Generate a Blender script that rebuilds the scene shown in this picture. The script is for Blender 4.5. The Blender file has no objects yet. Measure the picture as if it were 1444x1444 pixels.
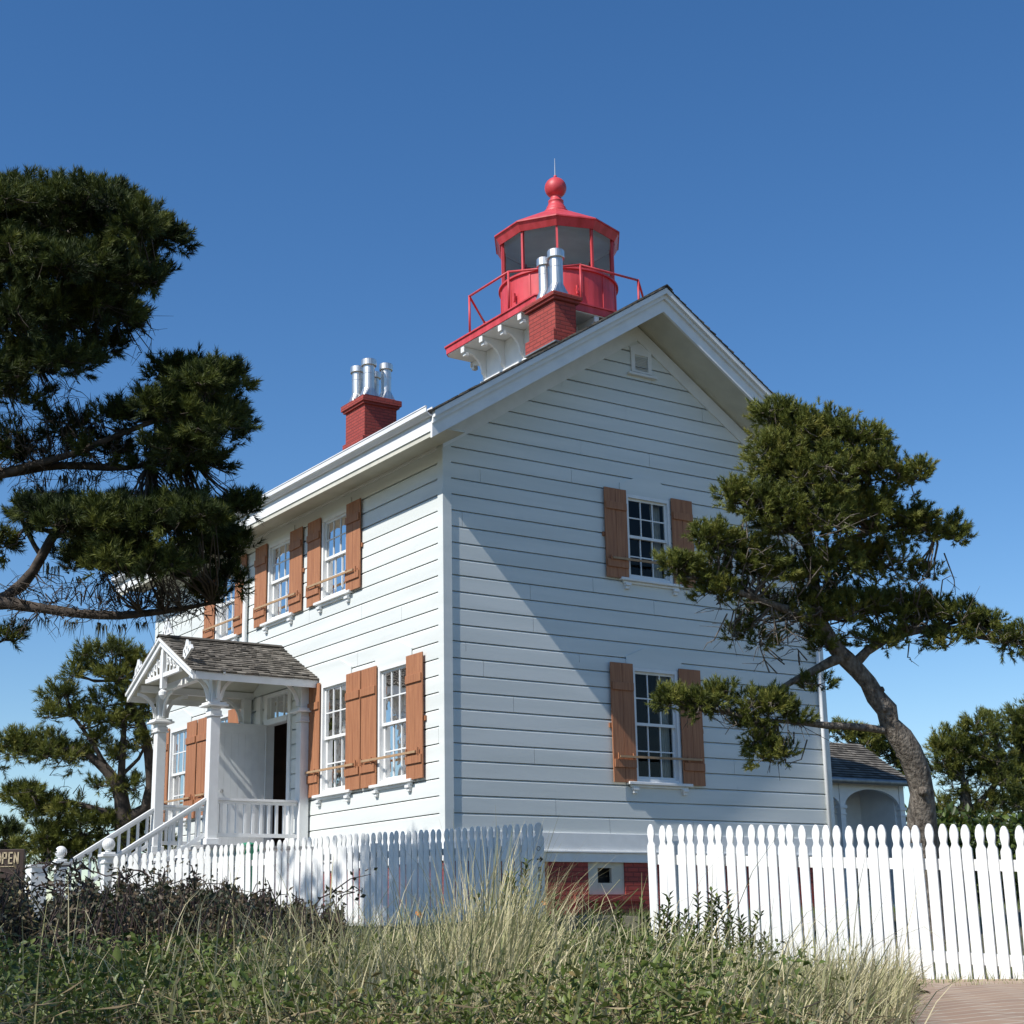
import bpy, bmesh, math, random
import numpy as np
from mathutils import Vector, Matrix

random.seed(7)
RNG = np.random.default_rng(11)
S = bpy.context.scene
COL = S.collection
PI = math.pi

# ------------------------------------------------------------------ camera
F_PX, CX, CY = 2206.13, 722.0, 722.0
YAW, PITCH, ROLL = 0.5949, 0.2631, -0.0188
CAM = np.array([-11.8492, -19.3477, -1.4416])
_cy, _sy, _cp, _sp = math.cos(YAW), math.sin(YAW), math.cos(PITCH), math.sin(PITCH)
_f = np.array([_sy*_cp, _cy*_cp, _sp]); _r = np.array([_cy, -_sy, 0.0]); _u = np.cross(_r, _f)
_cr, _sr = math.cos(ROLL), math.sin(ROLL)
R_ = _cr*_r + _sr*_u; U_ = -_sr*_r + _cr*_u; F_ = _f
cd = bpy.data.cameras.new('camera'); cam = bpy.data.objects.new('camera', cd); COL.objects.link(cam)
cd.sensor_width = 36.0; cd.lens = 36.0*F_PX/1444.0; cd.clip_start = 0.1; cd.clip_end = 6000
M = Matrix.Identity(4)
for i in range(3):
    M[i][0] = R_[i]; M[i][1] = U_[i]; M[i][2] = -F_[i]; M[i][3] = CAM[i]
cam.matrix_world = M
S.camera = cam

# ------------------------------------------------------------------ sky, sun, exposure
SUN = Vector((-1.0, -0.15, 1.04)).normalized()          # towards the sun
w = bpy.data.worlds.new('World'); S.world = w; w.use_nodes = True
nt = w.node_tree; nt.nodes.clear()
wo = nt.nodes.new('ShaderNodeOutputWorld'); bg = nt.nodes.new('ShaderNodeBackground'); sk = nt.nodes.new('ShaderNodeTexSky')
sk.sky_type = 'NISHITA'; sk.sun_disc = False
sk.sun_elevation = math.asin(SUN.z)
sk.sun_rotation = math.atan2(SUN.x, SUN.y)
sk.altitude = 10; sk.air_density = 1.0; sk.dust_density = 0.1; sk.ozone_density = 2.8
bg.inputs[1].default_value = 0.112
hs = nt.nodes.new('ShaderNodeHueSaturation'); hs.inputs['Saturation'].default_value = 1.26; hs.inputs['Hue'].default_value = 0.504
nt.links.new(sk.outputs[0], hs.inputs['Color']); nt.links.new(hs.outputs[0], bg.inputs[0]); nt.links.new(bg.outputs[0], wo.inputs[0])
sd = bpy.data.lights.new('sun', 'SUN'); sd.energy = 4.8; sd.angle = math.radians(0.5); sd.color = (1.0, 0.96, 0.9)
so = bpy.data.objects.new('sun', sd); COL.objects.link(so)
so.rotation_euler = SUN.to_track_quat('Z', 'Y').to_euler(); so.location = (-20, -10, 30)
S.view_settings.view_transform = 'Standard'; S.view_settings.look = 'None'
S.view_settings.exposure = 0.25; S.view_settings.gamma = 1.0

# ------------------------------------------------------------------ materials
def lin(c): return tuple(c) + (1.0,)
def mat(name, base, rough=0.6, metal=0.0, var=0.0, vscale=6.0, var2=None, bump=0.0, bscale=40.0, spec=0.5,
        stretch=(1, 1, 1), attr=None, trans=0.0):
    m = bpy.data.materials.new(name); m.use_nodes = True
    t = m.node_tree; b = t.nodes['Principled BSDF']
    b.inputs['Roughness'].default_value = rough; b.inputs['Metallic'].default_value = metal
    b.inputs['Specular IOR Level'].default_value = spec
    b.inputs['Base Color'].default_value = lin(base)
    tc = t.nodes.new('ShaderNodeTexCoord'); mp = t.nodes.new('ShaderNodeMapping')
    mp.inputs['Scale'].default_value = stretch
    t.links.new(tc.outputs['Object'], mp.inputs['Vector'])
    col = None
    if var2 is not None or var > 0:
        n = t.nodes.new('ShaderNodeTexNoise'); n.inputs['Scale'].default_value = vscale; n.inputs['Detail'].default_value = 6
        t.links.new(mp.outputs[0], n.inputs['Vector'])
        r = t.nodes.new('ShaderNodeValToRGB')
        c2 = var2 if var2 is not None else tuple(x*(1-var) for x in base)
        r.color_ramp.elements[0].position = 0.35; r.color_ramp.elements[1].position = 0.65
        r.color_ramp.elements[0].color = lin(c2); r.color_ramp.elements[1].color = lin(base)
        t.links.new(n.outputs['Fac'], r.inputs['Fac']); col = r.outputs[0]
    if attr:
        a = t.nodes.new('ShaderNodeAttribute'); a.attribute_name = 'tint'
        r2 = t.nodes.new('ShaderNodeValToRGB'); els = r2.color_ramp.elements
        els[0].color = lin(attr[0]); els[1].color = lin(attr[-1])
        for i, c in enumerate(attr[1:-1]):
            e = els.new((i+1)/(len(attr)-1)); e.color = lin(c)
        t.links.new(a.outputs['Fac'], r2.inputs['Fac']); col = r2.outputs[0]
    if col is not None: t.links.new(col, b.inputs['Base Color'])
    if bump > 0:
        n2 = t.nodes.new('ShaderNodeTexNoise'); n2.inputs['Scale'].default_value = bscale; n2.inputs['Detail'].default_value = 5
        t.links.new(mp.outputs[0], n2.inputs['Vector'])
        bp = t.nodes.new('ShaderNodeBump'); bp.inputs['Strength'].default_value = bump; bp.inputs['Distance'].default_value = 0.01
        t.links.new(n2.outputs['Fac'], bp.inputs['Height']); t.links.new(bp.outputs[0], b.inputs['Normal'])
    if trans > 0:
        tr = t.nodes.new('ShaderNodeBsdfTranslucent'); mx = t.nodes.new('ShaderNodeMixShader'); mx.inputs[0].default_value = trans
        if col is not None: t.links.new(col, tr.inputs['Color'])
        else: tr.inputs['Color'].default_value = lin(base)
        o = t.nodes['Material Output']
        t.links.new(b.outputs[0], mx.inputs[1]); t.links.new(tr.outputs[0], mx.inputs[2]); t.links.new(mx.outputs[0], o.inputs['Surface'])
    return m

def brick_mat(name, c1, c2, mortar, sx=0.21, sy=0.07, bump=0.6, axes='wall', msize=0.012):
    m = bpy.data.materials.new(name); m.use_nodes = True
    t = m.node_tree; b = t.nodes['Principled BSDF']; b.inputs['Roughness'].default_value = 0.75
    tc = t.nodes.new('ShaderNodeTexCoord'); sp = t.nodes.new('ShaderNodeSeparateXYZ'); cb = t.nodes.new('ShaderNodeCombineXYZ')
    t.links.new(tc.outputs['Object'], sp.inputs[0])
    if axes == 'wall':
        ad = t.nodes.new('ShaderNodeMath'); ad.operation = 'ADD'
        t.links.new(sp.outputs[0], ad.inputs[0]); t.links.new(sp.outputs[1], ad.inputs[1])
        t.links.new(ad.outputs[0], cb.inputs[0]); t.links.new(sp.outputs[2], cb.inputs[1])
    else:
        t.links.new(sp.outputs[0], cb.inputs[0]); t.links.new(sp.outputs[1], cb.inputs[1])
    br = t.nodes.new('ShaderNodeTexBrick'); br.inputs['Scale'].default_value = 1.0
    br.inputs['Brick Width'].default_value = sx; br.inputs['Row Height'].default_value = sy; br.inputs['Mortar Size'].default_value = msize
    br.inputs['Mortar Smooth'].default_value = 0.4
    br.inputs['Color1'].default_value = lin(c1); br.inputs['Color2'].default_value = lin(c2); br.inputs['Mortar'].default_value = lin(mortar)
    t.links.new(cb.outputs[0], br.inputs['Vector'])
    n = t.nodes.new('ShaderNodeTexNoise'); n.inputs['Scale'].default_value = 9; n.inputs['Detail'].default_value = 6
    t.links.new(tc.outputs['Object'], n.inputs['Vector'])
    mx = t.nodes.new('ShaderNodeMix'); mx.data_type = 'RGBA'; mx.blend_type = 'MULTIPLY'; mx.inputs[0].default_value = 0.6
    r = t.nodes.new('ShaderNodeValToRGB'); r.color_ramp.elements[0].color = (0.6, 0.6, 0.6, 1); r.color_ramp.elements[1].position = 0.6
    t.links.new(n.outputs['Fac'], r.inputs[0]); t.links.new(br.outputs['Color'], mx.inputs[6]); t.links.new(r.outputs[0], mx.inputs[7])
    t.links.new(mx.outputs[2], b.inputs['Base Color'])
    bp = t.nodes.new('ShaderNodeBump'); bp.inputs['Strength'].default_value = bump; bp.inputs['Distance'].default_value = 0.01; bp.invert = True
    t.links.new(br.outputs['Fac'], bp.inputs['Height']); t.links.new(bp.outputs[0], b.inputs['Normal'])
    return m

def glass_mat(name, tint=(0.9, 0.95, 0.95)):
    m = bpy.data.materials.new(name); m.use_nodes = True
    t = m.node_tree; t.nodes.remove(t.nodes['Principled BSDF']); o = t.nodes['Material Output']
    g = t.nodes.new('ShaderNodeBsdfGlossy'); g.inputs['Roughness'].default_value = 0.02
    tr = t.nodes.new('ShaderNodeBsdfTransparent'); tr.inputs['Color'].default_value = lin(tint)
    fr = t.nodes.new('ShaderNodeFresnel'); fr.inputs['IOR'].default_value = 1.34
    n = t.nodes.new('ShaderNodeTexNoise'); n.inputs['Scale'].default_value = 3.0
    tc = t.nodes.new('ShaderNodeTexCoord'); t.links.new(tc.outputs['Object'], n.inputs['Vector'])
    bp = t.nodes.new('ShaderNodeBump'); bp.inputs['Strength'].default_value = 0.25; bp.inputs['Distance'].default_value = 0.02
    t.links.new(n.outputs['Fac'], bp.inputs['Height']); t.links.new(bp.outputs[0], g.inputs['Normal'])
    mx = t.nodes.new('ShaderNodeMixShader')
    t.links.new(fr.outputs[0], mx.inputs[0]); t.links.new(tr.outputs[0], mx.inputs[1]); t.links.new(g.outputs[0], mx.inputs[2])
    t.links.new(mx.outputs[0], o.inputs['Surface'])
    return m

MAT = {
 'white': mat('white_paint', (0.79, 0.80, 0.79), 0.5, var=0.08, vscale=5, bump=0.05, bscale=60),
 'siding': mat('siding_paint', (0.71, 0.735, 0.71), 0.55, var2=(0.63, 0.66, 0.635), vscale=0.9, bump=0.08, bscale=14, stretch=(0.5, 0.5, 5)),
 'fence': mat('fence_paint', (0.8, 0.8, 0.79), 0.55, var2=(0.70, 0.70, 0.66), vscale=5, bump=0.3, bscale=20, stretch=(4, 4, 0.7)),
 'shade_tone': mat('shade_toned_paint', (0.60, 0.585, 0.49), 0.6, var=0.12, vscale=3, bump=0.1),  # tan-green tone puts the shade under the eaves into the colour
 'shutter': mat('shutter_paint', (0.40, 0.175, 0.082), 0.65, var2=(0.30, 0.12, 0.055), vscale=4, bump=0.6, bscale=12, stretch=(9, 9, 0.5)),
 'rod': mat('bare_wood', (0.42, 0.27, 0.15), 0.7, var=0.2, vscale=10),
 'red': mat('red_paint', (0.60, 0.065, 0.08), 0.5, var2=(0.44, 0.04, 0.042), vscale=2.2, stretch=(3, 3, 0.6), bump=0.04, bscale=8),
 'brick': brick_mat('painted_brick', (0.36, 0.055, 0.04), (0.30, 0.045, 0.035), (0.20, 0.035, 0.028)),
 'steel': mat('flue_metal', (0.74, 0.73, 0.70), 0.42, metal=1.0, var=0.25, vscale=5, bump=0.08, bscale=12, stretch=(4, 4, 0.6)),
 'lead': mat('lead_flashing', (0.30, 0.31, 0.32), 0.5, metal=0.6, var=0.3, vscale=9),
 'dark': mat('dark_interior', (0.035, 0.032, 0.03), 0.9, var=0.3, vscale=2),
 'ceil': mat('lantern_lining', (0.8, 0.8, 0.8), 0.8, var=0.15, vscale=2),
 'black': mat('black_paint', (0.02, 0.02, 0.02), 0.5),
 'gold': mat('sign_letters', (0.50, 0.41, 0.26), 0.6),
 'signwood': mat('sign_board', (0.045, 0.024, 0.016), 0.6, var=0.3, vscale=8),
 'curtain': mat('curtain_cloth', (0.62, 0.60, 0.55), 0.9, var=0.15, vscale=12, trans=0.3),
 'blind': mat('window_blind', (0.42, 0.38, 0.28), 0.9, var=0.15, vscale=6),
 'glass': glass_mat('window_glass'),
 'floor': mat('deck_boards', (0.36, 0.36, 0.36), 0.6, var=0.2, vscale=8),
 'green': mat('green_plastic', (0.02, 0.22, 0.12), 0.5),
}
def shingle_mat():
    m = bpy.data.materials.new('weathered_shingles'); m.use_nodes = True
    t = m.node_tree; b = t.nodes['Principled BSDF']; b.inputs['Roughness'].default_value = 0.9
    a = t.nodes.new('ShaderNodeAttribute'); a.attribute_name = 'tint'
    r = t.nodes.new('ShaderNodeValToRGB')
    r.color_ramp.elements[0].color = (0.07, 0.062, 0.052, 1); r.color_ramp.elements[1].color = (0.33, 0.30, 0.26, 1)
    e = r.color_ramp.elements.new(0.5); e.color = (0.18, 0.16, 0.135, 1)
    t.links.new(a.outputs['Fac'], r.inputs[0])
    tc = t.nodes.new('ShaderNodeTexCoord'); n = t.nodes.new('ShaderNodeTexNoise'); n.inputs['Scale'].default_value = 25; n.inputs['Detail'].default_value = 6
    t.links.new(tc.outputs['Object'], n.inputs['Vector'])
    mx = t.nodes.new('ShaderNodeMix'); mx.data_type = 'RGBA'; mx.blend_type = 'MULTIPLY'; mx.inputs[0].default_value = 0.7
    r2 = t.nodes.new('ShaderNodeValToRGB'); r2.color_ramp.elements[0].position = 0.3; r2.color_ramp.elements[0].color = (0.45, 0.45, 0.42, 1)
    t.links.new(n.outputs['Fac'], r2.inputs[0]); t.links.new(r.outputs[0], mx.inputs[6]); t.links.new(r2.outputs[0], mx.inputs[7])
    t.links.new(mx.outputs[2], b.inputs['Base Color'])
    return m
MAT['shingle'] = shingle_mat()
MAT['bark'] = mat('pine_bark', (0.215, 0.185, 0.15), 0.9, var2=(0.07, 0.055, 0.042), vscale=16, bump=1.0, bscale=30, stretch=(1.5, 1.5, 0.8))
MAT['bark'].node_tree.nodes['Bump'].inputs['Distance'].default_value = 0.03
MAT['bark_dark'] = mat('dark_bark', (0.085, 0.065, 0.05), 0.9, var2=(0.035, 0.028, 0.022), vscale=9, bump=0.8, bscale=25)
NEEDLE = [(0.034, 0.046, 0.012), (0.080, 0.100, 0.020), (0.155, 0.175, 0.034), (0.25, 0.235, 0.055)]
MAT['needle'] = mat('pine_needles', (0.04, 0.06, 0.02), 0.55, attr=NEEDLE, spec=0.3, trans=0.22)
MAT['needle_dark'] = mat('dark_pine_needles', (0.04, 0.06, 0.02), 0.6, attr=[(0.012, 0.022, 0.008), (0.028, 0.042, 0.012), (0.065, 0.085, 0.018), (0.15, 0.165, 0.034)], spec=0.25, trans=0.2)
MAT['moss'] = mat('hanging_lichen', (0.10, 0.11, 0.07), 0.9, var=0.3)
MAT['leaf'] = mat('shrub_leaves', (0.05, 0.09, 0.02), 0.45, attr=[(0.028, 0.050, 0.012), (0.065, 0.10, 0.020), (0.12, 0.165, 0.035), (0.20, 0.23, 0.06), (0.22, 0.15, 0.06)], spec=0.35, trans=0.25)
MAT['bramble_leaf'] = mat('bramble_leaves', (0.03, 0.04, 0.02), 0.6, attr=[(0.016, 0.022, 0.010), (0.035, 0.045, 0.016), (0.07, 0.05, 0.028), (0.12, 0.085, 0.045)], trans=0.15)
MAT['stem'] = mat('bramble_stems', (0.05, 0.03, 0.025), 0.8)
MAT['grass'] = mat('dune_grass_blades', (0.3, 0.3, 0.15), 0.6, attr=[(0.07, 0.11, 0.03), (0.19, 0.22, 0.08), (0.42, 0.39, 0.20), (0.62, 0.54, 0.34)], spec=0.3, trans=0.25)
MAT['dry'] = mat('dry_twigs', (0.26, 0.19, 0.11), 0.8, attr=[(0.07, 0.05, 0.03), (0.20, 0.15, 0.08), (0.34, 0.27, 0.15), (0.14, 0.16, 0.05)], trans=0.1)
MAT['soil'] = mat('sandy_soil', (0.13, 0.105, 0.07), 0.95, var2=(0.05, 0.055, 0.025), vscale=2.5, bump=0.8, bscale=12)

# ------------------------------------------------------------------ helpers
def tag(o, label=None, cat=None, group=None, kind=None):
    if label: o['label'] = label
    if cat: o['category'] = cat
    if group: o['group'] = group
    if kind: o['kind'] = kind
    return o
def empty(name, loc=(0, 0, 0)):
    o = bpy.data.objects.new(name, None); COL.objects.link(o); o.location = loc; o.empty_display_size = 0.3
    return o
def inv(parent):
    return Vector(parent.location) if parent else Vector((0, 0, 0))
class MB:
    """collects faces in world coordinates; build() links them as one mesh object"""
    def __init__(s): s.v = []; s.f = []; s.m = []; s.t = []; s.st = []
    def add(s, vs, fs, mi=0, tint=None):
        s.st.append((len(s.v), len(s.f)))
        b = len(s.v); s.v += [tuple(v) for v in vs]
        for f in fs:
            s.f.append(tuple(b+i for i in f)); s.m.append(mi)
        s.t += [0.5 if tint is None else tint]*len(vs)
        return s
    def box(s, x0, y0, z0, x1, y1, z1, mi=0, tint=None):
        vs = [(x0, y0, z0), (x1, y0, z0), (x1, y1, z0), (x0, y1, z0), (x0, y0, z1), (x1, y0, z1), (x1, y1, z1), (x0, y1, z1)]
        return s.add(vs, [(0, 3, 2, 1), (4, 5, 6, 7), (0, 1, 5, 4), (1, 2, 6, 5), (2, 3, 7, 6), (3, 0, 4, 7)], mi, tint)
    def beam(s, a, b, w, h, up=(0, 0, 1), mi=0, tint=None):
        a = Vector(a); b = Vector(b); d = (b-a).normalized(); up = Vector(up)
        sd_ = d.cross(up)
        if sd_.length < 1e-4: sd_ = d.cross(Vector((1, 0, 0)))
        sd_.normalize(); u2 = sd_.cross(d)
        vs = []
        for p in (a, b):
            for i, j in ((-1, -1), (1, -1), (1, 1), (-1, 1)): vs.append(p+sd_*(w/2*i)+u2*(h/2*j))
        return s.add(vs, [(0, 3, 2, 1), (4, 5, 6, 7), (0, 1, 5, 4), (1, 2, 6, 5), (2, 3, 7, 6), (3, 0, 4, 7)], mi, tint)
    def tube(s, pts, rad, n=8, mi=0, cap=True, tint=None):
        pts = [Vector(p) for p in pts]
        if not hasattr(rad, '__len__'): rad = [rad]*len(pts)
        vs = []; fs = []; ref = None
        for i, p in enumerate(pts):
            d = (pts[min(i+1, len(pts)-1)]-pts[max(i-1, 0)]).normalized()
            if ref is None:
                ref = d.orthogonal().normalized()
            a = (ref - d*ref.dot(d)).normalized(); b = d.cross(a); ref = a
            for k in range(n):
                t = 2*PI*k/n; vs.append(p+(a*math.cos(t)+b*math.sin(t))*rad[i])
        for i in range(len(pts)-1):
            for k in range(n):
                fs.append((i*n+k, i*n+(k+1) % n, (i+1)*n+(k+1) % n, (i+1)*n+k))
        if cap:
            fs.append(tuple(range(n))[::-1]); fs.append(tuple((len(pts)-1)*n+k for k in range(n)))
        return s.add(vs, fs, mi, tint)
    def lathe(s, prof, c, n=24, mi=0, rot=0.0, cap=True):
        vs = []; fs = []
        for r, z in prof:
            for k in range(n):
                t = rot+2*PI*k/n; vs.append((c[0]+r*math.cos(t), c[1]+r*math.sin(t), z))
        for i in range(len(prof)-1):
            for k in range(n): fs.append((i*n+k, i*n+(k+1) % n, (i+1)*n+(k+1) % n, (i+1)*n+k))
        if cap:
            fs.append(tuple(range(n))[::-1]); fs.append(tuple((len(prof)-1)*n+k for k in range(n)))
        return s.add(vs, fs, mi)
    def prism(s, poly, mapf, t0, t1, mi=0, tint=None):
        """poly: 2D points, mapf(a,b,t)->xyz, extruded t0..t1"""
        n = len(poly); vs = [mapf(a, b, t0) for a, b in poly]+[mapf(a, b, t1) for a, b in poly]
        fs = [tuple(range(n))[::-1], tuple(n+i for i in range(n))]+[(i, (i+1) % n, n+(i+1) % n, n+i) for i in range(n)]
        return s.add(vs, fs, mi, tint)
    def build(s, name, mats, parent=None, smooth=False, fixn=True, root=None):
        if not isinstance(mats, (list, tuple)): mats = [mats]
        me = bpy.data.meshes.new(name)
        off = Vector((0, 0, 0))
        q = parent
        while q is not None: off += Vector(q.location); q = q.parent
        if parent is None and root is not None: off = Vector(root)
        me.from_pydata([(v[0]-off.x, v[1]-off.y, v[2]-off.z) for v in s.v], [], s.f)
        for m_ in mats: me.materials.append(m_)
        me.polygons.foreach_set('material_index', s.m)
        at_ = me.attributes.new('tint', 'FLOAT', 'POINT'); at_.data.foreach_set('value', s.t)
        if fixn:
            bm = bmesh.new(); bm.from_mesh(me); bmesh.ops.recalc_face_normals(bm, faces=bm.faces); bm.to_mesh(me); bm.free()
        if smooth: me.polygons.foreach_set('use_smooth', [True]*len(me.polygons))
        me.update()
        o = bpy.data.objects.new(name, me); COL.objects.link(o)
        if parent: o.parent = parent
        elif root is not None: o.location = root
        return o
def build_each(mb, name, mats, parent, sizes=1, **kw):
    """one object for every `sizes` consecutive pieces of mb"""
    st = mb.st+[(len(mb.v), len(mb.f))]; n = len(mb.st); i = 0; out = []; k = 0
    while i < n:
        c = sizes if isinstance(sizes, int) else (sizes[k] if k < len(sizes) else 1)
        j = min(n, i+c); q = MB(); (v0, f0), (v1, f1) = st[i], st[j]
        q.v = mb.v[v0:v1]; q.f = [tuple(a-v0 for a in f) for f in mb.f[f0:f1]]; q.m = mb.m[f0:f1]; q.t = mb.t[v0:v1]
        out.append(q.build(name, mats, parent, **kw)); i = j; k += 1
    return out
def bevel(o, w=0.006, seg=2):
    m_ = o.modifiers.new('bevel', 'BEVEL'); m_.width = w; m_.segments = seg; m_.limit_method = 'ANGLE'; m_.angle_limit = math.radians(40)
    return o
def np_mesh(name, V, Fq, mat_, tint, parent=None, nper=3, root=None):
    """fast mesh from numpy arrays; Fq: (n, nper) indices"""
    off = np.array(inv(parent)) if parent is not None else (np.array(root) if root is not None else np.zeros(3))
    me = bpy.data.meshes.new(name)
    V = V-off
    me.vertices.add(len(V)); me.vertices.foreach_set('co', V.astype(np.float32).ravel())
    n = len(Fq); me.loops.add(n*nper); me.loops.foreach_set('vertex_index', Fq.astype(np.int32).ravel())
    me.polygons.add(n); me.polygons.foreach_set('loop_start', np.arange(0, n*nper, nper, dtype=np.int32))
    try: me.polygons.foreach_set('loop_total', np.full(n, nper, dtype=np.int32))
    except Exception: pass
    at_ = me.attributes.new('tint', 'FLOAT', 'POINT'); at_.data.foreach_set('value', tint.astype(np.float32))
    me.materials.append(mat_); me.update(calc_edges=True); me.validate()
    o = bpy.data.objects.new(name, me); COL.objects.link(o)
    if parent is not None: o.parent = parent
    elif root is not None: o.location = root
    return o
def at(px, py, d):
    """a point of the surveyed photograph, d metres in front of the lens"""
    return Vector(CAM + d*(F_ + (px-CX)/F_PX*R_ - (py-CY)/F_PX*U_))
def ground_xy(l, d):
    """l metres to the right and d metres ahead of the camera, on the map"""
    return (CAM[0]+math.sin(YAW)*d+math.cos(YAW)*l, CAM[1]+math.cos(YAW)*d-math.sin(YAW)*l)

# ------------------------------------------------------------------ ground
def sstep(a, b, x):
    t = np.clip((x-a)/(b-a), 0, 1); return t*t*(3-2*t)
def terrain(x, y):
    x = np.asarray(x, float); y = np.asarray(y, float)
    dx = x-CAM[0]; dy = y-CAM[1]
    d = dx*math.sin(YAW)+dy*math.cos(YAW); l = dx*math.cos(YAW)-dy*math.sin(YAW)
    z = -3.0 + 1.12*sstep(1.0, 6.0, d)                       # bank up from the camera
    px = CX + F_PX*l/np.maximum(d, 3.0)/1.03
    crest = np.interp(px, [-600, 0, 300, 480, 760, 900, 1000, 1100, 1200, 1290, 1350], [0.18, 0.17, 0.17, 0.09, 0.10, 0.09, 0.0, -0.08, -0.13, -0.1, 0.0])
    bump_ = np.exp(-((d-9.0)/2.6)**2)
    z = z + (0.08+crest*1.2)*bump_*sstep(1.6, -0.4, px/1000.0-0.3)
    z = z + 0.5*sstep(13.0, 19.5, d)*sstep(3.5, -1.0, l*0.6+0.0)*1.0
    z = z + 0.22*sstep(14, 26, d)*sstep(0, 4, l)
    z = np.maximum(z, -1.9+0.62*sstep(-3.6, -0.6, x)*sstep(14, 19, d))
    far = sstep(40, 90, np.hypot(dx, dy))
    return z*(1-far)+(-2.2)*far
def make_ground():
    xs = np.concatenate([[-2500, -900, -300, -120, -60], np.arange(-30, 30, 0.5), [32, 40, 60, 120, 300, 900, 2500]])
    ys = np.concatenate([[-2500, -900, -300, -120, -60], np.arange(-32, 30, 0.5), [34, 45, 60, 120, 300, 900, 2500]])
    X, Y = np.meshgrid(xs, ys); Z = terrain(X, Y)
    Z += 0.02*np.sin(X*1.7+Y*0.9)+0.015*np.sin(X*3.1-Y*2.3)
    V = np.stack([X.ravel(), Y.ravel(), Z.ravel()], 1); nx = len(xs); ny = len(ys)
    i = np.arange((nx-1)*(ny-1)); a = (i//(nx-1))*nx+i % (nx-1)
    Fq = np.stack([a, a+1, a+1+nx, a+nx], 1)
    o = np_mesh('ground', V, Fq, MAT['soil'], np.full(len(V), 0.5), nper=4)
    o.data.polygons.foreach_set('use_smooth', [True]*len(o.data.polygons))
    tag(o, kind='structure')
make_ground()

# brick path in front of the right fence
def path():
    MAT['paver'] = brick_mat('brick_pavers', (0.36, 0.245, 0.16), (0.29, 0.19, 0.125), (0.46, 0.40, 0.31), sx=0.42, sy=0.21, bump=0.3, axes='flat', msize=0.014)
    nl, nd = 12, 16; V = []; Fq = []
    for j in range(nd+1):
        d = 5.2+j*(12.6-5.2)/nd
        l0 = np.interp(d, [5.2, 8, 10, 11.6, 12.6], [1.22, 1.86, 2.46, 2.85, 2.6]) + 0.05*math.sin(d*5)
        for i in range(nl+1):
            l = l0+i*0.5; x, y = ground_xy(l, d); V.append((x, y, float(terrain(x, y))+0.045))
    for j in range(nd):
        for i in range(nl):
            a = j*(nl+1)+i; Fq.append((a, a+1, a+nl+2, a+nl+1))
    o = np_mesh('path', np.array(V), np.array(Fq), MAT['paver'], np.full(len(V), 0.5), nper=4)
    tag(o, kind='structure')
path()

# ================================================================== the lighthouse
W_, L_ = 7.69, 11.5
XM = 3.85                      # ridge line
BD = 0.25                      # siding board
RZ, RS = 8.89, 0.65            # ridge height (top), roof slope
US = 8.47                      # ridge height of the roof underside
OVX, OVY = 0.64, 0.75
HOUSE = empty('lighthouse', (3.85, 5.7, -1.2))
tag(HOUSE, 'white clapboard lighthouse keeper house with brown shutters and red lantern on its roof', 'lighthouse')

PROF = [(0.0, -0.06), (0.0, 0.0), (0.214, 0.0), (0.237, -0.018), (0.2375, -0.06), (0.25, -0.06)]
def prof_clip(za, zb):
    out = []
    def val(z):
        for (a, da), (b, db) in zip(PROF[1:], PROF[2:]):
            if a <= z <= b: return da+(db-da)*(z-a)/(b-a)
        return -0.06
    if za <= 1e-6: out += [(0.0, -0.06), (0.0, 0.0)]
    else: out.append((za, val(za)))
    for z, dd in PROF[2:-1]:
        if za+1e-6 < z < zb-1e-6: out.append((z, dd))
    out.append((zb, val(zb)))
    return out
JR = random.Random(99)
def siding(mb, P0, uax, nax, zmax, lim, openings, z0=0.0):
    """P0 origin, u axis, outward normal; lim(z)->(u0,u1); openings: (u0,u1,z0,z1)"""
    uax = Vector(uax); nax = Vector(nax); P0 = Vector(P0)
    k = 0
    while z0+k*BD < zmax-1e-6:
        zb_ = z0+k*BD; zt = min(zb_+BD, zmax)
        cuts = sorted({zb_, zt} | {z for o in openings for z in (o[2], o[3]) if zb_ < z < zt})
        for a, b in zip(cuts, cuts[1:]):
            mid = (a+b)/2; u0, u1 = lim(a+0.3*(b-a))
            if u1-u0 < 0.02: continue
            segs = [(u0, u1)]
            for o in openings:
                if o[2] < mid < o[3]:
                    ns = []
                    for s0, s1 in segs:
                        if o[1] <= s0 or o[0] >= s1: ns.append((s0, s1)); continue
                        if o[0] > s0: ns.append((s0, o[0]))
                        if o[1] < s1: ns.append((o[1], s1))
                    segs = ns
            js = sorted(JR.uniform(u0, u1) for _ in range(JR.choice((0, 1, 1, 2))))      # butt joints between boards
            for j_ in js:
                segs = [q for s0, s1 in segs for q in (((s0, j_-0.002), (j_+0.002, s1)) if s0+0.05 < j_ < s1-0.05 else ((s0, s1),))]
            pr = prof_clip(a-zb_, b-zb_)
            for s0, s1 in segs:
                vs = []
                for z, dd in pr:
                    for u in (s0, s1): vs.append(P0+uax*u+nax*dd+Vector((0, 0, zb_+z)))
                mb.add(vs, [(2*i, 2*i+1, 2*i+3, 2*i+2) for i in range(len(pr)-1)])
        k += 1

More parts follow.
